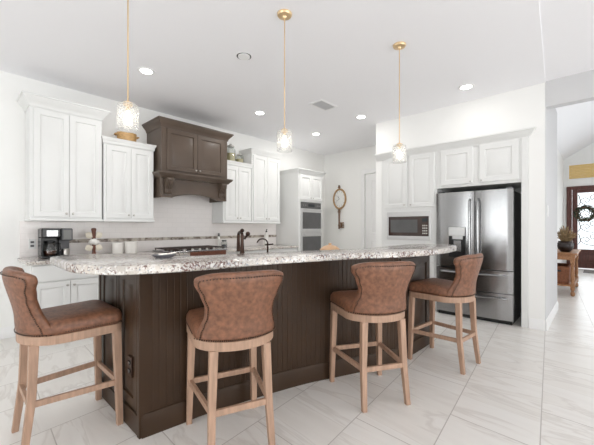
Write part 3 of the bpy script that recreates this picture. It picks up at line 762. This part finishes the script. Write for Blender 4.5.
# ------------------------------------------------------------------ stools (front = +y)
def outline(k=1.0, n=10):
    P = []
    hw, fy, r = .238*k, .24*k, .045
    for a in range(n+1):
        q = a/n*PI/2; P.append((hw-r+r*math.cos(q), fy-r+r*math.sin(q)))
    for a in range(n+1):
        q = PI/2+a/n*PI/2; P.append((-hw+r+r*math.cos(q), fy-r+r*math.sin(q)))
    for a in range(2*n+1):
        q = PI+a/(2*n)*PI; P.append((hw*math.cos(q), -.07*k+.195*k*math.sin(q)))
    return P
def interp(x, xs, ys):
    for i in range(len(xs)-1):
        if x <= xs[i+1]:
            f = (x-xs[i])/(xs[i+1]-xs[i]); f = f*f*(3-2*f); return ys[i]+(ys[i+1]-ys[i])*f
    return ys[-1]
ZB, ZT = .657, 1.035
def back_pt(s_, q):
    zt = ZT-.035*abs(s_)**5+.006*s_*0
    z = ZB+(zt-ZB)*q
    w = interp(z, [.657, .70, .74, .79, .84, .90, .97, 1.04], [.245, .240, .224, .208, .208, .232, .268, .266])
    x = s_*w
    k = interp(z, [.657, .75, 1.04], [1, .95, .95])
    rx = interp(z, [.657, .76, 1.04], [.254, .252, .31])
    ell = .20*(1-math.sqrt(max(0, 1-(x/rx)**2)))
    lean = interp(z, [.657, .72, 1.04], [0, .004, .062])
    return Vector((x, -.268-lean+ell*k, z))
def stool():
    t = thing('bar_stool', 'x', 'bar stool', (0, 0, 0), 'brown leather stools around the island')
    b = BM(); O = outline(1.0); rings = [[(p[0]*f, p[1]*f, z) for p in O] for f, z in ((.985, .603), (1.0, .606), (1.0, .652), (.985, .655))]
    loops(b, rings); part('seat_frame', b, OAK, t)
    b = BM(); rings = [[(p[0]*f, p[1]*f-.004*(1-f), z+.014*max(0, p[1]*f)/.24*g) for p in O] for f, z, g in ((.97, .655, 0), (1.0, .664, 0), (1.012, .684, .2), (1.0, .706, .6), (.95, .724, 1), (.82, .737, 1), (.55, .745, 1), (.2, .748, 1))]
    loops(b, rings); part('seat_cushion', b, LEATHER, t, smooth=60)
    # backrest
    ns, nq = 28, 16; b = BM()
    G = [[back_pt(-1+2*i/ns, j/nq) for i in range(ns+1)] for j in range(nq+1)]
    def gn(i, j):
        du = G[j][min(i+1, ns)]-G[j][max(i-1, 0)]; dv = G[min(j+1, nq)][i]-G[max(j-1, 0)][i]; return du.cross(dv).normalized()
    Vo = []; Vi = []
    for j in range(nq+1):
        ro, ri = [], []
        for i in range(ns+1):
            e = min(1, min(i, ns-i)/2.2); e2 = min(1, (nq-j)/2.0); e = min(e, e2) if j > 2 else e
            n = gn(i, j); n = -n if n.y < 0 else n
            if n.y < .05: n = Vector((-math.copysign(1, G[j][i].x), .1, 0)).normalized()
            th = .056*(.72+.28*math.sqrt(max(0, 1-(1-e)**2)))
            ro.append(b.verts.new(G[j][i]+n*(.010*(1-e)))); ri.append(b.verts.new(G[j][i]+n*th))
        Vo.append(ro); Vi.append(ri)
    for j in range(nq):
        for i in range(ns):
            b.faces.new((Vo[j][i], Vo[j][i+1], Vo[j+1][i+1], Vo[j+1][i])); b.faces.new((Vi[j][i+1], Vi[j][i], Vi[j+1][i], Vi[j+1][i+1]))
        b.faces.new((Vo[j][0], Vo[j+1][0], Vi[j+1][0], Vi[j][0])); b.faces.new((Vo[j][ns], Vi[j][ns], Vi[j+1][ns], Vo[j+1][ns]))
    for i in range(ns):
        b.faces.new((Vo[nq][i], Vo[nq][i+1], Vi[nq][i+1], Vi[nq][i])); b.faces.new((Vo[0][i+1], Vo[0][i], Vi[0][i], Vi[0][i+1]))
    o = part('backrest', b, LEATHER, t, smooth=180)
    md = o.modifiers.new('soft', 'SUBSURF'); md.levels = 1; md.render_levels = 2
    # nailheads: back outline, wing front edge, seat edge
    b = BM()
    def nail(p, n):
        p = Vector(p); n = Vector(n).normalized(); q = n.to_track_quat('Z', 'Y'); r = .0046
        rg = [[p+q @ Vector((rr*math.cos(k*PI/3), rr*math.sin(k*PI/3), z)) for k in range(6)] for rr, z in ((r, -.001), (r*.75, .0028))]
        loops(b, rg)
    def run(fn, n):
        for k in range(n):
            p, nn = fn(k/(n-1)); nail(p, nn)
    def outn(s_, q):
        du = back_pt(s_+.02, q)-back_pt(s_-.02, q); dv = back_pt(s_, min(1, q+.02))-back_pt(s_, max(0, q-.02)); m = du.cross(dv).normalized()
        return -m if m.y > 0 else m
    for sg in (-1, 1): run(lambda x, sg=sg: (back_pt(sg*.88, .03+.88*x)+outn(sg*.88, .03+.88*x)*.0015, outn(sg*.88, .03+.88*x)), 32)
    run(lambda x: (back_pt(-.86+1.72*x, .925)+outn(-.86+1.72*x, .925)*.0015, outn(-.86+1.72*x, .925)), 30)
    run(lambda x: (back_pt(-.97+1.94*x, .02)+outn(-.97+1.94*x, .02)*.002, outn(-.97+1.94*x, .02)), 46)
    def edge(x):
        k = x*(len(O)-1); i = int(min(k, len(O)-2)); f = k-i
        return Vector((O[i][0]*(1-f)+O[i+1][0]*f, O[i][1]*(1-f)+O[i+1][1]*f))
    Q = [Vector((.238, -.07))]+[Vector(p) for p in O[:22]]+[Vector((-.238, -.07))]
    for p in along(Q, .0125):
        d = Vector((p.x/.24, p.y/.24)); d = Vector((d.x if abs(d.x) > .93 else 0, d.y if d.y > .93 else 0))
        if d.length < .1: d = Vector((p.x, p.y))
        d.normalize(); nail((p.x*1.006, p.y*1.006, .668), (d.x, d.y, 0))
    part('nailhead_trim', b, NAIL, t, kind='stuff')
    L = {}
    for sx in (-1, 1):
        for sy in (-1, 1):
            top = Vector((sx*(.205 if sy > 0 else .150), .208 if sy > 0 else -.205, .606)); bot = Vector((sx*(.220 if sy > 0 else .172), .222 if sy > 0 else -.252, .0))
            b = BM()
            if sy > 0: bar(b, top, bot, (.046, .034), (.046, .034), (1, 0, 0))
            else:
                mid = top.lerp(bot, .5)+Vector((0, .012, 0)); bar(b, top, mid, (.046, .040), (.046, .040), (1, 0, 0)); bar(b, mid, bot, (.040, .033), (.040, .033), (1, 0, 0))
            part('leg', b, OAK, t); L[sx, sy] = (top, bot)
    at = lambda sx, sy, z: L[sx, sy][0].lerp(L[sx, sy][1], (L[sx, sy][0].z-z)/(L[sx, sy][0].z-L[sx, sy][1].z))+Vector((0, .006 if sy < 0 else 0, 0))
    for a, c in (((-1, 1), (1, 1)), ((-1, -1), (1, -1)), ((-1, -1), (-1, 1)), ((1, -1), (1, 1))):
        z = .275; b = BM(); bar(b, at(*a, z), at(*c, z), .020, .034); part('stretcher', b, OAK, t)
    return t
s0 = stool(); bpy.context.view_layer.update(); index_kids(s0)
# rotation: local +y -> facing direction
for i, (u, v, ang, lb) in enumerate([
    (.525, 2.49, -90, 'brown leather stool at the short end of the island, facing the bronze outlet panel'),
    (1.182, 1.662, -21, 'brown leather stool with its back to us directly in front of the cooktop and faucet'),
    (2.225, 1.315, -31, 'brown leather stool with its back to us below the microwave and the key clock'),
    (3.23, 1.10, -6, 'brown leather stool standing nearest the stainless refrigerator')]):
    o = s0 if i == 0 else copy_tree(s0)
    o.location = (u, v, 0); o.rotation_euler = (0, 0, math.radians(ang)); o['label'] = lb

# ------------------------------------------------------------------ on the counters
CT = .915
# coffee maker
t = thing('coffee_maker', 'black and steel coffee maker with glass carafe on the back counter', 'coffee maker', (.86, V-.25, CT))
x0, x1, y0, y1 = .70, .885, .13, .36
b = BM(); box(b, (x0, y0, CT), (x1, y1+.03, CT+.03), .008, TB); box(b, (x0, y0, CT+.03), (x1, y0+.07, CT+.34), .006, TB); box(b, (x0, y0+.07, CT+.235), (x1, y1, CT+.345), .012, TB)
box(b, (x0, y0+.07, CT+.03), (x0+.022, y1-.02, CT+.235), .004, TB); part('brewer_body', b, BLACK, t)
b = BM(); box(b, (x0+.045, y1, CT+.25), (x1-.03, y1+.006, CT+.325), .004, TB); part('steel_panel', b, STEEL, t)
b = BM(); lathe(b, [(.052, .033), (.066, .05), (.070, .09), (.058, .14), (.045, .165), (.047, .175)], TB(.795, y1-.09, CT), 20); c = part('carafe', b, JARG, t)
b = BM(); lathe(b, [(.046, .176), (.05, .18), (.048, .195), (.01, .2)], TB(.795, y1-.09, CT), 20); part('lid', b, BLACK, c)
b = BM(); tube(b, [TB(.84, y1-.04, CT+.17), TB(.875, y1-.005, CT+.165), TB(.875, y1-.005, CT+.09), TB(.845, y1-.03, CT+.07)], .009, 8); part('handle', b, BLACK, c)
b = BM(); lathe(b, [(.051, .035), (.062, .05), (.064, .085), (.03, .086)], TB(.795, y1-.09, CT), 20); part('coffee', b, WOODR, c)
b = BM(); box(b, (.89, y0, CT), (1.00, y1+.02, CT+.02), .005, TB); box(b, (.89, y0, CT+.02), (1.0, y0+.06, CT+.34), .006, TB); box(b, (.89, y0+.06, CT+.2), (1.0, y1, CT+.345), .01, TB); part('pod_brewer', b, STEELD, t)
b = BM(); box(b, (.905, y1, CT+.215), (.985, y1+.004, CT+.325), .003, TB); part('steel_front', b, GREYM, t)
b = BM(); lathe(b, [(.028, .022), (.036, .03), (.038, .10), (.034, .102)], TB(.945, y1-.07, CT), 16); part('travel_cup', b, NICKEL, t)
# angel-like ornament with petals
t = thing('petal_ornament', 'small brown wooden figure with white and cream petals beside the coffee maker', 'ornament', (1.255, V-.22, CT))
cx, cy = 1.255, V-.22
b = BM(); lathe(b, [(.04, 0), (.042, .012), (.024, .02), (.018, .06), (.024, .10), (.02, .16), (.022, .21), (.026, .25), (.024, .30), (.03, .325), (.026, .345), (.005, .35)], (cx, cy, CT), 16); part('stem', b, WOODR, t)
b = BM()
for k in range(5):
    a = k/5*2*PI; ball(b, (cx+.03*math.cos(a), cy-.012+.03*math.sin(a), CT+.165+.01*(k % 2)), .034, 8)
ball(b, (cx, cy-.03, CT+.175), .04, 8); part('white_blossom', b, CERAM, t, label='white blossom')
for sg in (-1, 1):
    for zz, el in ((CT+.10, -.35), (CT+.25, .55)):
        b = BM(); c0 = Vector((cx+sg*.042, cy-.01, zz)); d = Vector((sg*math.cos(el), 0, math.sin(el))); n_ = Vector((-d.z, 0, d.x)); rings = []
        for k in range(9):
            f = k/8; w = .042*math.sin(PI*min(.98, max(.03, f)))**.7; ctr = c0+d*(f-.35)*.09
            rings.append([ctr+n_*w*math.cos(a)+Vector((0, 1, 0))*.008*math.sin(a) for a in [2*PI*j/8 for j in range(8)]])
        loops(b, rings); part('petal', b, CREAM, t)
# canisters
def canister(u, y, r, h, lb):
    t = thing('canister', lb, 'canister', (u, V-y, CT), 'white canisters on the back counter')
    b = BM(); lathe(b, [(r*.96, 0), (r, .006), (r, h*.82), (r*.97, h*.84)], (u, V-y, CT), 28); part('body', b, CERAM, t)
    b = BM(); lathe(b, [(r*1.02, h*.841), (r*1.03, h*.90), (r*.9, h*.97), (r*.2, h)], (u, V-y, CT), 28); part('lid', b, CERAM, t)
canister(1.537, .22, .066, .155, 'smaller white canister on the back counter, next to the petal ornament')
canister(1.705, .22, .084, .165, 'larger white canister on the back counter, next to the cooktop')
# wall outlet at the band end
t = thing('wall_outlet', 'white outlet plate on the tile behind the coffee maker', 'outlet', (.665, V-.012, 1.07))
b = BM(); box(b, (.63, .0125, 1.015), (.70, .018, 1.13), .002, TB); part('cover_plate', b, SWITCH, t)
for z in (1.05, 1.095):
    b = BM(); box(b, (.648, .018, z-.012), (.682, .0195, z+.012), .001, TB); part('socket', b, STEELD, t)
# cooktop
t = thing('gas_cooktop', 'stainless gas cooktop with dark iron grates under the brown hood', 'cooktop', (2.65, V-.36, CT))
b = BM(); box(b, (2.05, .10, CT), (2.99, .675, CT+.022), .006, TB); part('cooktop_body', b, STEEL, t)
b = BM(); box(b, (2.35, .661, .845), (2.96, .675, CT-.001), .003, TB); part('front_panel', b, WOODR, t, label='brown front panel')
for k in range(3):
    gx0, gx1 = 2.07+k*.302, 2.07+k*.302+.294; b = BM(); z = CT+.048
    for yy in (.14, .60): bar(b, TB(gx0, yy, z), TB(gx1, yy, z), .014, .014)
    for xx in (gx0+.007, gx1-.007, (gx0+gx1)/2): bar(b, TB(xx, .14, z), TB(xx, .60, z), .014, .014)
    for yy in (.25, .37, .49): bar(b, TB(gx0, yy, z), TB(gx1, yy, z), .012, .012)
    for xx in (gx0+.01, gx1-.01):
        for yy in (.145, .595): bar(b, TB(xx, yy, CT+.022), TB(xx, yy, z), .012, .012)
    part('grate', b, IRON, t)
    for yy in ((.24, .5) if k != 1 else (.37,)):
        b = BM(); lathe(b, [(.045, .022), (.045, .032), (.032, .036), (.03, .042), (.005, .043)], TB((gx0+gx1)/2, yy, CT), 18); part('burner', b, IRON, t)
for k in range(5):
    b = BM(); lathe(b, [(.018, .022), (.018, .04), (.014, .046), (.002, .047)], TB(2.28+k*.12, .642, CT), 14); part('control_knob', b, NICKEL, t)
# small things to the right of the cooktop
t = thing('spice_jar', 'small clear glass jar with dark lid on the counter right of the cooktop', 'jar', (3.245, V-.2, CT))
b = BM(); lathe(b, [(.046, 0), (.052, .01), (.052, .09), (.04, .105), (.038, .115)], (3.245, V-.2, CT), 20); part('jar_body', b, JARG, t)
b = BM(); lathe(b, [(.044, .002), (.048, .012), (.048, .06), (.02, .062)], (3.245, V-.2, CT), 20); part('contents', b, GREYD, t)
b = BM(); lathe(b, [(.04, .116), (.041, .135), (.03, .138)], (3.245, V-.2, CT), 20); part('lid', b, STEELD, t)
t = thing('pepper_mill', 'slim dark pepper mill standing behind the small glass jar', 'pepper mill', (3.21, V-.09, CT))
b = BM(); lathe(b, [(.022, 0), (.024, .02), (.017, .08), (.02, .15), (.022, .19), (.012, .2)], (3.21, V-.09, CT), 16); part('body', b, CERAM, t)
b = BM(); lathe(b, [(.014, .201), (.02, .215), (.018, .245), (.008, .256), (.002, .258)], (3.21, V-.09, CT), 16); part('top', b, STEELD, t)
t = thing('soap_bottle', 'tall white bottle with dark pump on the back counter below the tall cabinet', 'bottle', (4.22, V-.2, CT))
b = BM(); lathe(b, [(.042, 0), (.045, .01), (.045, .2), (.03, .235), (.016, .25), (.016, .265)], (4.22, V-.2, CT), 20); part('body', b, CERAM, t)
b = BM(); lathe(b, [(.018, .266), (.018, .285), (.007, .288), (.007, .32), (.003, .321)], (4.22, V-.2, CT), 14); tube(b, [(4.22, V-.2, CT+.315), (4.20, V-.24, CT+.318), (4.195, V-.25, CT+.31)], .006, 8); part('pump', b, BLACK, t)
# faucet on the island worktop
fu, fv = 1.775, 2.33
t = thing('kitchen_faucet', 'dark bronze pull-down kitchen faucet behind the island bar', 'faucet', (fu, fv, CT))
b = BM(); lathe(b, [(.03, 0), (.03, .012), (.022, .02), (.020, .10), (.024, .12), (.02, .14), (.014, .22), (.014, .29)], (fu, fv, CT), 18); part('faucet_body', b, BRONZE, t)
b = BM(); dx, dy = -.45, -.89   # spout swings toward the kitchen side
P = [Vector((fu, fv, CT+.28))]
SX, SY = .045, .115
for k in range(1, 12):
    a = PI*k/11; P.append(Vector((fu+SX*(1-math.cos(a))/2, fv+SY*(1-math.cos(a))/2, CT+.285+.03*math.sin(a))))
tube(b, P, .013, 10); part('spout', b, BRONZE, t)
b = BM(); e = P[-1]; lathe(b, [(.012, .01), (.014, 0), (.015, -.05), (.018, -.13), (.019, -.15), (.012, -.152)], tuple(e), 16); part('spray_head', b, BRONZE, t)
b = BM(); tube(b, [(fu+.018, fv-.008, CT+.25), (fu+.03, fv-.02, CT+.275), (fu+.038, fv-.028, CT+.292)], [.008, .009, .012], 8); ball(b, (fu+.04, fv-.03, CT+.298), .021, 10); part('lever_handle', b, BRONZE, t)
b = BM(); ball(b, (fu, fv, CT+.328), .018, 10); part('finial', b, BRONZE, t)
fu, fv = 2.14, 2.40
t = thing('filter_tap', 'small bronze hooked water tap next to the main faucet', 'faucet', (fu, fv, CT))
b = BM(); lathe(b, [(.02, 0), (.02, .01), (.010, .02), (.009, .20)], (fu, fv, CT), 14); part('tap_body', b, BRONZE, t)
b = BM(); P = [Vector((fu, fv, CT+.195))]
for k in range(1, 11):
    a = PI*.92*k/10; P.append(Vector((fu-.12*(1-math.cos(a))/2, fv+.02*(1-math.cos(a))/2, CT+.195+.05*math.sin(a))))
tube(b, P, .007, 8); part('spout', b, BRONZE, t)
b = BM(); tube(b, [(fu-.03, fv, CT+.185), (fu+.055, fv-.02, CT+.19)], .007, 8); part('lever_handle', b, BRONZE, t)
# tan covered dish
cu, cv = 3.02, 2.30
t = thing('covered_dish', 'low tan covered dish peeking over the bar below the key clock', 'dish', (cu, cv, CT))
b = BM(); lathe(b, [(.085, 0), (.11, .012), (.125, .06), (.128, .075)], (cu, cv, CT), 28); part('dish', b, CERAM, t)
b = BM(); lathe(b, [(.127, .0755), (.115, .105), (.08, .135), (.035, .15), (.018, .154), (.02, .17), (.004, .176)], (cu, cv, CT), 28); part('lid', b, TAN, t)
# grey dish on the bar
cu, cv, cz = .985, 2.16, 1.066
t = thing('spoon_rest', 'small grey glazed oval spoon rest on the raised bar top', 'dish', (cu, cv, cz))
b = BM(); n = 26
prof = [(.05, 0), (.062, .006), (.078, .018), (.082, .02), (.078, .021), (.06, .010), (.03, .006), (.002, .005)]
q = Matrix.Rotation(math.radians(-35), 3, 'Z')
loops(b, [[Vector((cu, cv, cz))+q @ Vector((r*math.cos(2*PI*i/n), .62*r*math.sin(2*PI*i/n), z)) for i in range(n)] for r, z in prof]); part('rim_dish', b, GREYD, t)
b = BM(); tube(b, [Vector((cu, cv, cz+.014))+q @ Vector(p) for p in ((-.03, 0, 0), (.02, .004, .006), (.085, .01, .014))], [.013, .006, .006], 8); part('spoon', b, NICKEL, t)

# ------------------------------------------------------------------ on top of the wall cabinets
bu, bv, bz = 1.67, V-.17, 2.436
t = thing('wooden_bowl', 'golden wooden dough bowl on top of the short cabinet beside the hood', 'bowl', (bu, bv, bz))
b = BM(); n = 26; prof = [(.10, 0), (.12, .02), (.125, .12), (.128, .135), (.115, .135), (.105, .03), (.05, .018), (.003, .017)]
loops(b, [[(bu+r*math.cos(2*PI*i/n), bv+.8*r*math.sin(2*PI*i/n), bz+z) for i in range(n)] for r, z in prof]); part('bowl', b, WOODG, t)
for sg in (-1, 1):
    b = BM(); tube(b, [(bu+sg*.122, bv-.04, bz+.10), (bu+sg*.15, bv-.025, bz+.105), (bu+sg*.15, bv+.025, bz+.105), (bu+sg*.122, bv+.04, bz+.10)], .01, 8); part('handle', b, WOODG, t)
def jar(u, r, h, lb):
    z = 2.416; v = V-.16
    t = thing('glass_jar', lb, 'jar', (u, v, z), 'glass jars on top of the cabinet past the hood')
    b = BM(); lathe(b, [(r*.9, 0), (r, .012), (r, h*.7), (r*.75, h*.8), (r*.72, h*.84)], (u, v, z), 22); part('jar_body', b, JARG, t)
    b = BM(); lathe(b, [(r*.86, .006), (r*.93, .02), (r*.93, h*.5), (r*.3, h*.52)], (u, v, z), 22); part('contents', b, AMBER, t)
    b = BM(); lathe(b, [(r*.76, h*.841), (r*.78, h*.9), (r*.3, h*.93), (r*.25, h*.96), (r*.32, h), (r*.1, h*1.02)], (u, v, z), 22); part('lid', b, NICKEL, t)
jar(3.41, .085, .34, 'taller amber-filled glass jar on the cabinet top, nearest the hood')
jar(3.605, .075, .20, 'shorter amber-filled glass jar on the cabinet top, away from the hood')

# ------------------------------------------------------------------ wall key clock
kc, kz = 4.50, 1.945
t = thing('key_clock', 'large decorative key with an oval clock face on the white wall', 'wall clock', (UK, kc, 1.24))
b = BM(); n = 40
prof = [(.150, .205, .002), (.150, .205, .03), (.165, .222, .042), (.185, .243, .034), (.190, .250, .02), (.185, .245, .002)]
rings = [[TK(kc+a_*math.cos(2*PI*i/n), d_, kz+b_*math.sin(2*PI*i/n)) for i in range(n)] for a_, b_, d_ in prof]
loops(b, rings+[rings[0]], False, False); bmesh.ops.remove_doubles(b, verts=b.verts, dist=1e-5); part('clock_frame', b, GOLDW, t)
b = BM(); loops(b, [[TK(kc+.151*k*math.cos(2*PI*i/n), d_, kz+.206*k*math.sin(2*PI*i/n)) for i in range(n)] for k, d_ in ((1, .002), (1, .018))]); dl = part('dial', b, DIAL, t)
b = BM()
for k in range(12):
    a = k*PI/6; bar(b, TK(kc+.11*math.cos(a), .0195, kz+.155*math.sin(a)), TK(kc+.135*math.cos(a), .0195, kz+.188*math.sin(a)), .008, .003, (1, 0, 0))
part('hour_marks', b, STEELD, dl)
b = BM(); bar(b, TK(kc, .021, kz), TK(kc+.05, .021, kz+.07), .010, .003, (1, 0, 0)); bar(b, TK(kc, .023, kz), TK(kc+.085, .023, kz-.05), .008, .003, (1, 0, 0)); part('clock_hands', b, BLACK, dl)
b = BM()
for r, z in ((.032, .02), ): pass
lathe(b, [(.012, -.0), (.03, .01), (.034, .03), (.02, .045), (.026, .06), (.012, .078), (.003, .08)], (UK-.036, kc, kz+.247), 14); part('finial', b, KEYM, t)
b = BM(); lathe(b, [(.028, 0), (.036, -.015), (.024, -.03), (.034, -.05), (.034, -.07), (.020, -.09), (.018, -.36), (.026, -.37), (.026, -.40), (.019, -.41), (.019, -.46), (.012, -.468)], (UK-.037, kc, kz-.243), 14); part('key_shaft', b, KEYM, t)
b = BM(); zz = kz-.243
for lo, hi in (((kc-.13, .022, zz-.34), (kc-.015, .052, zz-.31)), ((kc-.13, .022, zz-.44), (kc-.015, .052, zz-.41)), ((kc-.085, .022, zz-.41), (kc-.05, .052, zz-.34)), ((kc-.13, .022, zz-.39), (kc-.085, .052, zz-.36))): box(b, lo, hi, .004, TK)
part('key_bit', b, KEYM, t)
# light switches on the opening jamb
TJ = lambda a, d, h: (a, .488-d, h)
t = thing('light_switch', 'white light switch plate on the wall end beside the foyer opening', 'light switch', (5.16, .49, 1.42))
b = BM(); box(b, (5.11, .0005, 1.41), (5.21, .007, 1.55), .002, TJ); part('cover_plate', b, SWITCH, t)
b = BM(); box(b, (5.14, .007, 1.445), (5.18, .012, 1.515), .002, TJ); part('rocker', b, SWITCH, t)

# ------------------------------------------------------------------ foyer furniture
tu0, tu1, tv0, tv1 = 7.78, 9.15, .33, .80
t = thing('console_table', 'honey wood console table with turned legs against the foyer wall', 'console table', ((tu0+tu1)/2, (tv0+tv1)/2, 0))
b = BM(); box(b, (tu0-.03, tv0-.03, .77), (tu1+.03, tv1+.03, .80), .006); part('tabletop', b, WOODT, t)
b = BM()
for lo, hi in (((tu0+.02, tv0+.03, .67), (tu0+.04, tv1-.03, .77)), ((tu1-.04, tv0+.03, .67), (tu1-.02, tv1-.03, .77)), ((tu0+.02, tv0+.02, .67), (tu1-.02, tv0+.04, .77)), ((tu0+.02, tv1-.04, .67), (tu1-.02, tv1-.02, .77))): box(b, lo, hi)
part('apron', b, WOODT, t)
b = BM(); box(b, (tu0+.01, tv0+.01, .18), (tu1-.01, tv1-.01, .21), .004); part('lower_shelf', b, WOODT, t)
for x in (tu0+.04, tu1-.04):
    for y in (tv0+.04, tv1-.04):
        b = BM(); lathe(b, [(.012, 0), (.03, .015), (.036, .05), (.026, .085), (.018, .10), (.034, .12), (.034, .17)], (x, y, 0), 14); box(b, (x-.034, y-.034, .17), (x+.034, y+.034, .23), .004)
        lathe(b, [(.03, .23), (.022, .25), (.033, .30), (.028, .45), (.022, .56), (.034, .60), (.034, .62)], (x, y, 0), 14); box(b, (x-.034, y-.034, .62), (x+.034, y+.034, .77), .004)
        part('leg', b, WOODT, t)
t = thing('storage_basket', 'dark brown wicker basket on the lower shelf of the foyer console table', 'basket', (8.1, .56, .211))
b = BM(); bx0, bx1, by0, by1 = 7.86, 8.55, .43, .74
n = 12; rings = []
for k in range(n+1):
    z = .212+.33*k/n; e = .006*(k % 2)+.012*k/n; rings.append([(bx0-e, by0-e, z), (bx1+e, by0-e, z), (bx1+e, by1+e, z), (bx0-e, by1+e, z)])
rings += [[(bx0+.02, by0+.02, .54), (bx1-.02, by0+.02, .54), (bx1-.02, by1-.02, .54), (bx0+.02, by1-.02, .54)], [(bx0+.02, by0+.02, .24), (bx1-.02, by0+.02, .24), (bx1-.02, by1-.02, .24), (bx0+.02, by1-.02, .24)]]
loops(b, rings); bk = part('basket_body', b, BASKET, t)
b = BM(); box(b, (bx0-.024, .54, .44), (bx0-.0155, .66, .475), .002); part('handle_slot', b, BLACK, bk)
pu_, pv_ = 8.08, .49
t = thing('dried_flower_pot', 'dark two-handled pot of dried grasses on the foyer console table', 'plant pot', (pu_, pv_, .801))
b = BM(); lathe(b, [(.06, .0), (.075, .006), (.115, .06), (.128, .12), (.118, .17), (.108, .185), (.118, .205), (.112, .208), (.10, .19), (.05, .18)], (pu_, pv_, .801), 24); pt = part('pot', b, POTM, t)
for sg in (-1, 1):
    b = BM(); d = Vector((-.45, .89, 0))*sg
    tube(b, [Vector((pu_, pv_, .801))+d*r+Vector((0, 0, z)) for r, z in ((.112, .16), (.145, .175), (.15, .15), (.12, .11))], .010, 8); part('handle', b, POTM, pt)
b = BM(); rnd = random.Random(3)
for k in range(150):
    a = rnd.uniform(0, 2*PI); r = rnd.uniform(.02, .20); h = rnd.uniform(.12, .38)
    p = Vector((pu_+.06*math.cos(a)*r/.2, pv_+.06*math.sin(a)*r/.2, .98)); q = Vector((pu_+r*math.cos(a), pv_+r*math.sin(a), .985+h*(1-.4*r/.17)))
    m_ = p.lerp(q, .6)+Vector((0, 0, .03)); tube(b, [p, m_, q], [.003, .005, .001], 4)
    if k % 2: tube(b, [m_, q+Vector((rnd.uniform(-.02, .02), rnd.uniform(-.02, .02), .01))], [.011, .002], 5)
part('dried_grass', b, DRYG, t, kind='stuff')
# wreath on the front door
wv, wz, wr = .335, 1.69, .20
t = thing('door_wreath', 'dark green leafy wreath hanging on the glass of the front door', 'wreath', (UD-.05, wv, wz))
b = BM(); n = 36
ring = [Vector((UD-.06, wv+wr*math.cos(2*PI*i/n), wz+wr*math.sin(2*PI*i/n))) for i in range(n+1)]
tube(b, ring, .03, 8); part('vine_ring', b, WOODR, t)
b = BM()
for k in range(420):
    a = rnd.uniform(0, 2*PI); rr = wr+rnd.uniform(-.06, .05); c = Vector((UD-.065-rnd.uniform(0, .035), wv+rr*math.cos(a), wz+rr*math.sin(a)))
    d = Vector((rnd.uniform(-.4, .2), -math.sin(a)+rnd.uniform(-.8, .8), math.cos(a)+rnd.uniform(-.8, .8))).normalized(); sd = d.cross(Vector((1, rnd.uniform(-.5, .5), 0))).normalized(); L_ = rnd.uniform(.04, .075)
    vs = [b.verts.new(p) for p in (c, c+d*L_*.5+sd*.014, c+d*L_, c+d*L_*.5-sd*.014)]; b.faces.new(vs)
part('leaves', b, LEAF, t, kind='stuff')
